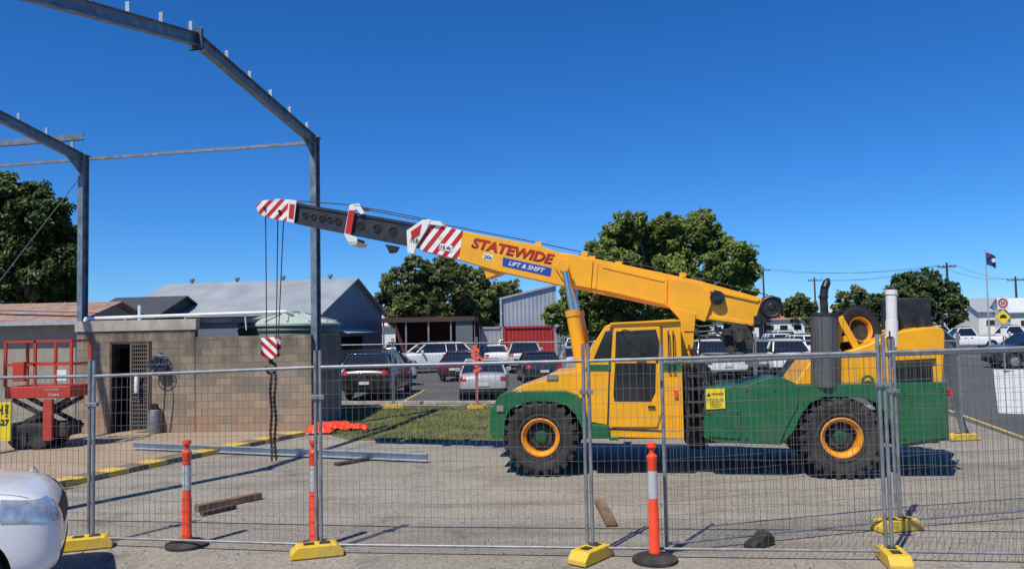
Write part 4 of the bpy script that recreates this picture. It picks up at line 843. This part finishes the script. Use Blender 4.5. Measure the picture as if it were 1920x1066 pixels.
        # bonnet shut line along the wing
        pt([((L/2-1.15,0,0),(-1,0,0)),((L/2-.3,0,0),(1,0,0)),((0,sg*Wd*.405,0),(0,-sg,0)),((0,sg*(Wd*.405+.01),0),(0,sg,0)),((0,0,zf-.1),(0,0,-1))],"bonnet_seam",[TRM],.002)
    pt([((L/2-.3,0,0),(-1,0,0)),((0,Wd*.24,0),(0,1,0)),((0,-Wd*.24,0),(0,-1,0)),((0,0,zf-.36),(0,0,-1)),((0,0,zf-.17),(0,0,1))],"grille",[TRM])
    pt([((L/2-.3,0,0),(-1,0,0)),((0,Wd*.36,0),(0,1,0)),((0,-Wd*.36,0),(0,-1,0)),((0,0,.34),(0,0,-1)),((0,0,.5),(0,0,1))],"lower_grille",[TRM])
    pt([((-L/2+.3,0,0),(1,0,0)),((0,0,.48),(0,0,1)),((0,0,.3),(0,0,-1))],"bumper",[TRM if kind!='ute' else CHR])
    b=MB(); b.box((-L/2-.012,0,.66 if kind!='sedan' else .62),(.02,.37,.11)); fin(b,"number_plate",[PLT])
    if kind=='ute':
        b=MB(); b.box((-L/2+1.05,0,1.13),(1.9,Wd*.86,.03)); fin(b,"tray_cover",[TRM],.005)
    return [p for p in parts if len(p[1].polygons)]
for k_ in SPEC: TPL[k_]=make_tpl(k_)
def car(kind,pos,yaw,pn,label,group="cars in the car park",cat="car",name="parked_car",center=False,small=False):
    s=SPEC[kind]; d=V((math.cos(yaw),math.sin(yaw),0)); p=V((pos[0],pos[1],0)) if center else V((pos[0],pos[1],0))+d*(s['L']/2)
    t=thing(name,rotz(p,yaw),label,cat,group)
    for nm,me,_ in TPL[kind]:
        if small and nm in("door_seam","bonnet_seam","door_handle","lower_grille","grille"): continue
        key=(kind,nm,me.name,pn)
        if any(m==CARP for m in me.materials):
            if key not in TPL:
                m2=me.copy()
                for i,m in enumerate(m2.materials):
                    if m==CARP: m2.materials[i]=PAINT[pn]
                TPL[key]=m2
            me=TPL[key]
        o=bpy.data.objects.new(nm,me); COL.objects.link(o); o.parent=t
    FR[t]=rotz(p,yaw); return t
R=math.radians
car('sedan',G(907,754),R(92),"silver","silver sedan parked facing away beyond the fence")
car('suv',G(683,752),R(86),"black","black four wheel drive parked beside the tank")
car('hatch',G(775,720),R(205),"ice","pale silver hatchback parked across the bay")
car('sedan',G(850,716),R(80),"maroon","dark maroon sedan parked facing away")
car('suv',G(878,694),R(205),"white","white station wagon parked behind the maroon car")
car('sedan',G(1022,722),R(95),"dark","dark sedan parked next to the silver sedan")
car('suv',G(985,700),R(90),"silver","silver wagon with roof racks in the back row")
car('hatch',G(1085,706),R(90),"silver","silver hatchback in the back row")
car('sedan',G(935,690),R(100),"white","white sedan in the back row")
car('suv',G(1150,700),R(90),"white","white wagon glimpsed past the crane cab")
ut=car('ute',G(1367,713),R(91),"white","white utility truck seen from the tailgate",cat="utility truck")
L_=SPEC['ute']['L']; text("tailgate_lettering","TOYOTA",V((-L_/2-.02,0,.9)),(0,-1,0),(0,0,1),1.0,.13,BLK,ut,bold=.03)
car('suv',G(1432,706),R(92),"blue_grey","dark blue-grey wagon parked facing away")
car('suv',G(1488,707),R(90),"white","white four wheel drive parked facing away")
car('hatch',G(1300,700),R(90),"white","white hatchback behind the crane")
car('sedan',G(1230,698),R(92),"silver","silver sedan behind the crane cab")
car('ute',G(1880,655),R(172),"white","white dual cab utility truck parked side on",cat="utility truck")
car('ute',G(1815,641),R(175),"white","white utility truck parked further along the road",cat="utility truck")
car('ute',G(1960,648),R(178),"white","white utility truck with tray beside the road",cat="utility truck")
car('suv',G(2030,686),R(178),"black","black wagon at the edge of the road")
LBc={"white":"white","silver":"silver","dark":"dark","blue_grey":"blue-grey","red":"red","maroon":"maroon"}
rows=[(640,1640,52,668),(700,1640,60,680),(1110,1640,64,690)]
kk=['suv','sedan','ute','hatch','suv','sedan']; pp=["white","silver","white","silver","white","blue_grey","silver","white","white","silver"]
i=0
for ua,ub,st_,vv in rows:
    u=ua
    while u<ub:
        v=vv-.02*(u-960); i+=1
        if not(vv==680 and 820<u<900):
            pn=pp[(i*7)%10]; car(kk[(i*5)%6],G(u,v),R(90+random.uniform(-5,5)+(180 if i%2==0 else 0)),pn,LBc[pn]+" car in the far rows of the car park","cars in the far rows",small=True)
        u+=st_+random.uniform(-6,10)
# near white car: angled away so the wing, headlight and wheel arch show
yw=R(27); Lc=SPEC['suv']['L']; fr=V((-4.78,8.62,0)); cpos=fr-V((math.cos(yw),math.sin(yw),0))*(Lc/2)
car('suv',cpos,yw,"white","white car with its bonnet and headlight beside the fence",group="car by the fence",name="white_car",center=True)
# ------------------------------------------------------------ scissor lift
sp0=G(60,842); sl=thing("scissor_lift",sp0,"orange-red scissor lift with guard rails and black wheels","scissor lift"); Q=lambda u,v,dd=0: W(u,v,sp0.y+dd)
OR2=mat("lift_orange_red",(.5,.04,.018),.5,0,.08,3,dirt=(.22,.08,.05),dk=.5)
b=MB(); a=Q(8,735);c=Q(132,728)
b.hexa([V((a.x,a.y,a.z-.15)),V((c.x,a.y,a.z-.15)),V((c.x,a.y+.9,a.z-.15)),V((a.x,a.y+.9,a.z-.15)),V((a.x,a.y,a.z+.12)),V((c.x,a.y,a.z+.12)),V((c.x,a.y+.9,a.z+.12)),V((a.x,a.y+.9,a.z+.12))]); zf=a.z+.12; x0=a.x;x1=c.x;yy=a.y
b.build("platform",OR2,sl,bevel=.02)
b=MB()
for y_ in (yy+.03,yy+.87):
    for z_ in (zf+.5,zf+1.04): b.beam((x0,y_,z_),(x1,y_,z_),.05,.05)
    for f in (0,.45,1): b.beam((x0+(x1-x0)*f,y_,zf),(x0+(x1-x0)*f,y_,zf+1.06),.06,.05)
for z_ in (zf+.5,zf+1.04):
    for x_ in (x0,x1): b.beam((x_,yy,z_),(x_,yy+.87,z_),.05,.05)
b.build("guard_rail",OR2,sl)
b=MB(); b.box((x0+.35,yy+.0,zf+.35),(.26,.12,.45)); b.build("control_box",OR2,sl,bevel=.01)
for s_ in (0,1):
    b=MB(); y_=yy+.15+.6*s_; b.beam((x0+.1,y_,.45),(x1-.1,y_,zf-.3),.04,.1); b.beam((x1-.1,y_,.45),(x0+.1,y_,zf-.3),.04,.1); b.build("scissor_arm",DRK,sl)
b=MB(); b.beam((x1-.5,yy,.2),(x1-.5,yy,zf-.3),.2,.1); b.build("ladder_post",OR2,sl)
b=MB(); b.box(((x0+x1)/2-.1,yy+.45,.42),(x1-x0-.1,.7,.32)); b.build("base",DRK,sl,bevel=.02)
for x_ in (x0+.35,x1-.75):
    for y_ in (yy-.02,yy+.72):
        b=MB(); b.lathe((x_,y_,.28),(0,1,0),[(0,.02),(.12,.02),(.15,0),(.26,0),(.28,.04),(.28,.18),(.26,.22),(0,.22)],24); b.build("wheel",RUB,sl)
text("lettering","SKYJACK",V((x0+(x1-x0)*.72,yy-.004,zf-.08)),(1,0,0),(0,0,1),.32,.045,WHT,sl,local=False)
text("lettering","Onsite",V((x0+(x1-x0)*.75,yy-.004,zf-.19)),(1,0,0),(0,0,1),.24,.06,WHT,sl,local=False)
b=MB(); b.box((x1-.2,yy,zf+.25),(.22,.02,.25)); b.build("notice",WHT,sl)
hp_=W(2,790,13); hs_=thing("hire_sign",V((hp_.x,hp_.y,0)),"yellow hire sign with black lettering on a machine","sign")
b=MB(); b.box(hp_+V((-.05,0,.0)),(.42,.03,.62)); b.build("board",YS,hs_,bevel=.005)
b=MB(); b.beam(V((hp_.x-.15,hp_.y+.05,0)),V((hp_.x-.15,hp_.y+.05,hp_.z+.8)),.12,.08); b.build("post",DRK,hs_)
text("lettering","H",hp_+V((-.01,-.02,.19)),(1,0,0),(0,0,1),.09,.15,BLK,hs_,local=False,bold=.03)
text("lettering","HIRE",hp_+V((.1,-.02,.18)),(0,0,1),(-1,0,0),.2,.05,BLK,hs_,local=False,bold=.02)
text("lettering","627",hp_+V((.04,-.02,-.01)),(1,0,0),(0,0,1),.2,.1,BLK,hs_,local=False,bold=.03)
p=G(62,905); bt=thing("plastic_bottle",p,"clear crumpled plastic bottle on the ground","bottle"); b=MB(); b.lathe((0,0,0),(0,0,1),[(0,0),(.07,0),(.08,.1),(.07,.14),(.08,.2),(.03,.27),(.03,.3),(0,.3)],14); b.build("body",mat("clear_plastic",(.4,.42,.45),.15),bt,True)
# ------------------------------------------------------------ right background
fp=W(1855,620,55); fp.z=0; ft=W(1846,468,55); fl=thing("flagpole",fp,"tall steel flagpole with blue flag","flagpole")
b=MB(); tt=V((fp.x,fp.y,ft.z)); b.cyl(fp,tt,.06,.035); b.lathe(tt,(0,0,1),[(0,-.05),(.07,0),(0,.08)],12); b.build("pole",GALL,fl)
b=MB(); nx=10; vs=[];fs=[]
for i in range(nx+1):
    for j in range(2): vs.append((tt.x+.05+i*.065,tt.y+.06*math.sin(i*.9),tt.z-.15-j*.85-.03*i))
for i in range(nx): fs.append((2*i,2*i+2,2*i+3,2*i+1))
b.add(vs,fs); fg=b.build("flag",mat("flag_blue",(.02,.03,.16),.7),fl)
b=MB(); b.lathe((tt.x+.5,tt.y-.08,tt.z-.75),(0,-1,0),[(0,0),(.15,0)],20); b.build("badge",WHT,fg)
b=MB(); b.box((tt.x+.2,tt.y-.07,tt.z-.4),(.3,.01,.06)); b.box((tt.x+.2,tt.y-.075,tt.z-.4),(.06,.01,.3)); b.build("canton_cross",REDS,fg)
sp_=W(1880,600,37); sb=V((sp_.x,sp_.y,0)); sg=thing("road_sign",sb,"speed limit and hump warning signs on one post","road sign")
b=MB(); b.cyl(sb,V((sb.x,sb.y,W(1880,556,37).z)),.03); b.build("post",GAL,sg)
c_=W(1880,568,36.95); b=MB(); b.box(c_,(.5,.015,.55)); b.build("speed_sign",[WHT],sg)
b=MB(); b.lathe(c_+V((0,-.012,0)),(0,-1,0),[(.15,0),(.22,.0),(.22,.006),(.15,.006)],32,0,closed=True); b.build("red_ring",[REDS],sg)
text("lettering","20",c_+V((0,-.014,0)),(1,0,0),(0,0,1),.22,.16,BLK,sg,local=False,bold=.03)
c_=W(1881,594,36.95); b=MB(); r_=.34; b.prism([c_+V(q) for q in ((-r_,0,0),(0,0,-r_),(r_,0,0),(0,0,r_))],(0,.02,0)); b.build("hazard_sign",[YS],sg)
b=MB(); b.prism([c_+V((.17*math.cos(a_),-.006,.17*math.sin(a_)-.05)) for a_ in [k_*math.pi/8 for k_ in range(9)]],(0,.004,0)); b.build("hump_symbol",[BLK],sg)
c2=W(1882,622,36.9); b=MB(); b.box(c2,(.28,.02,.35)); b.build("notice",WHT,sg)
poles=[]
for u,vt,d in ((1434,500,120),(1530,520,130),(1780,492,95),(1908,518,105),(1690,520,160)):
    p=W(u,600,d);p.z=0;z=W(u,vt,d).z; t=thing("power_pole",p,"timber power pole with crossarm and insulators","power pole","power poles"); b=MB(); b.cyl(p,V((p.x,p.y,z)),.17,.12); b.build("pole",DTIM,t)
    b=MB(); b.beam((p.x-1.1,p.y,z-.5),(p.x+1.1,p.y,z-.5),.12,.12)
    for k_ in (-1,-.4,.4,1): b.cyl((p.x+k_,p.y,z-.45),(p.x+k_,p.y,z-.25),.05,None,8)
    b.build("crossarm",DTIM,t); poles.append(V((p.x,p.y,z-.3)))
def wire(a,c,sag,r=.018):
    b=MB(); pts=[a.lerp(c,i/12)-V((0,0,sag*4*(i/12)*(1-i/12))) for i in range(13)]; b.tube(pts,r,5); b.build("power_line",DRK,None,at=a,label="thin overhead power line between poles",category="power line",group="power lines")
for k_ in (-1,1):
    o2=V((k_,0,0)); wire(poles[0]+o2,poles[2]+o2,.8); wire(poles[1]+o2,poles[2]+o2,.8); wire(poles[2]+o2,poles[3]+o2,.6); wire(poles[3]+o2,poles[3]+V((40,-10,1))+o2,.6)
b=MB()
for i in range(1400):
    u=random.uniform(0,1920);v=random.uniform(860,1066);p=G(u,v);r_=random.uniform(.005,.016)
    b.add([p+V((r_,0,0)),p+V((-r_*.6,r_,0)),p+V((-r_*.7,-r_,0)),p+V((0,0,r_*1.1))],[(0,1,3),(1,2,3),(2,0,3)])
b.build("gravel",mat("gravel_stone",(.25,.2,.15),.9,0,.5,1),None,smooth=False,kind="stuff",label="scattered small stones over the yard",category="gravel")
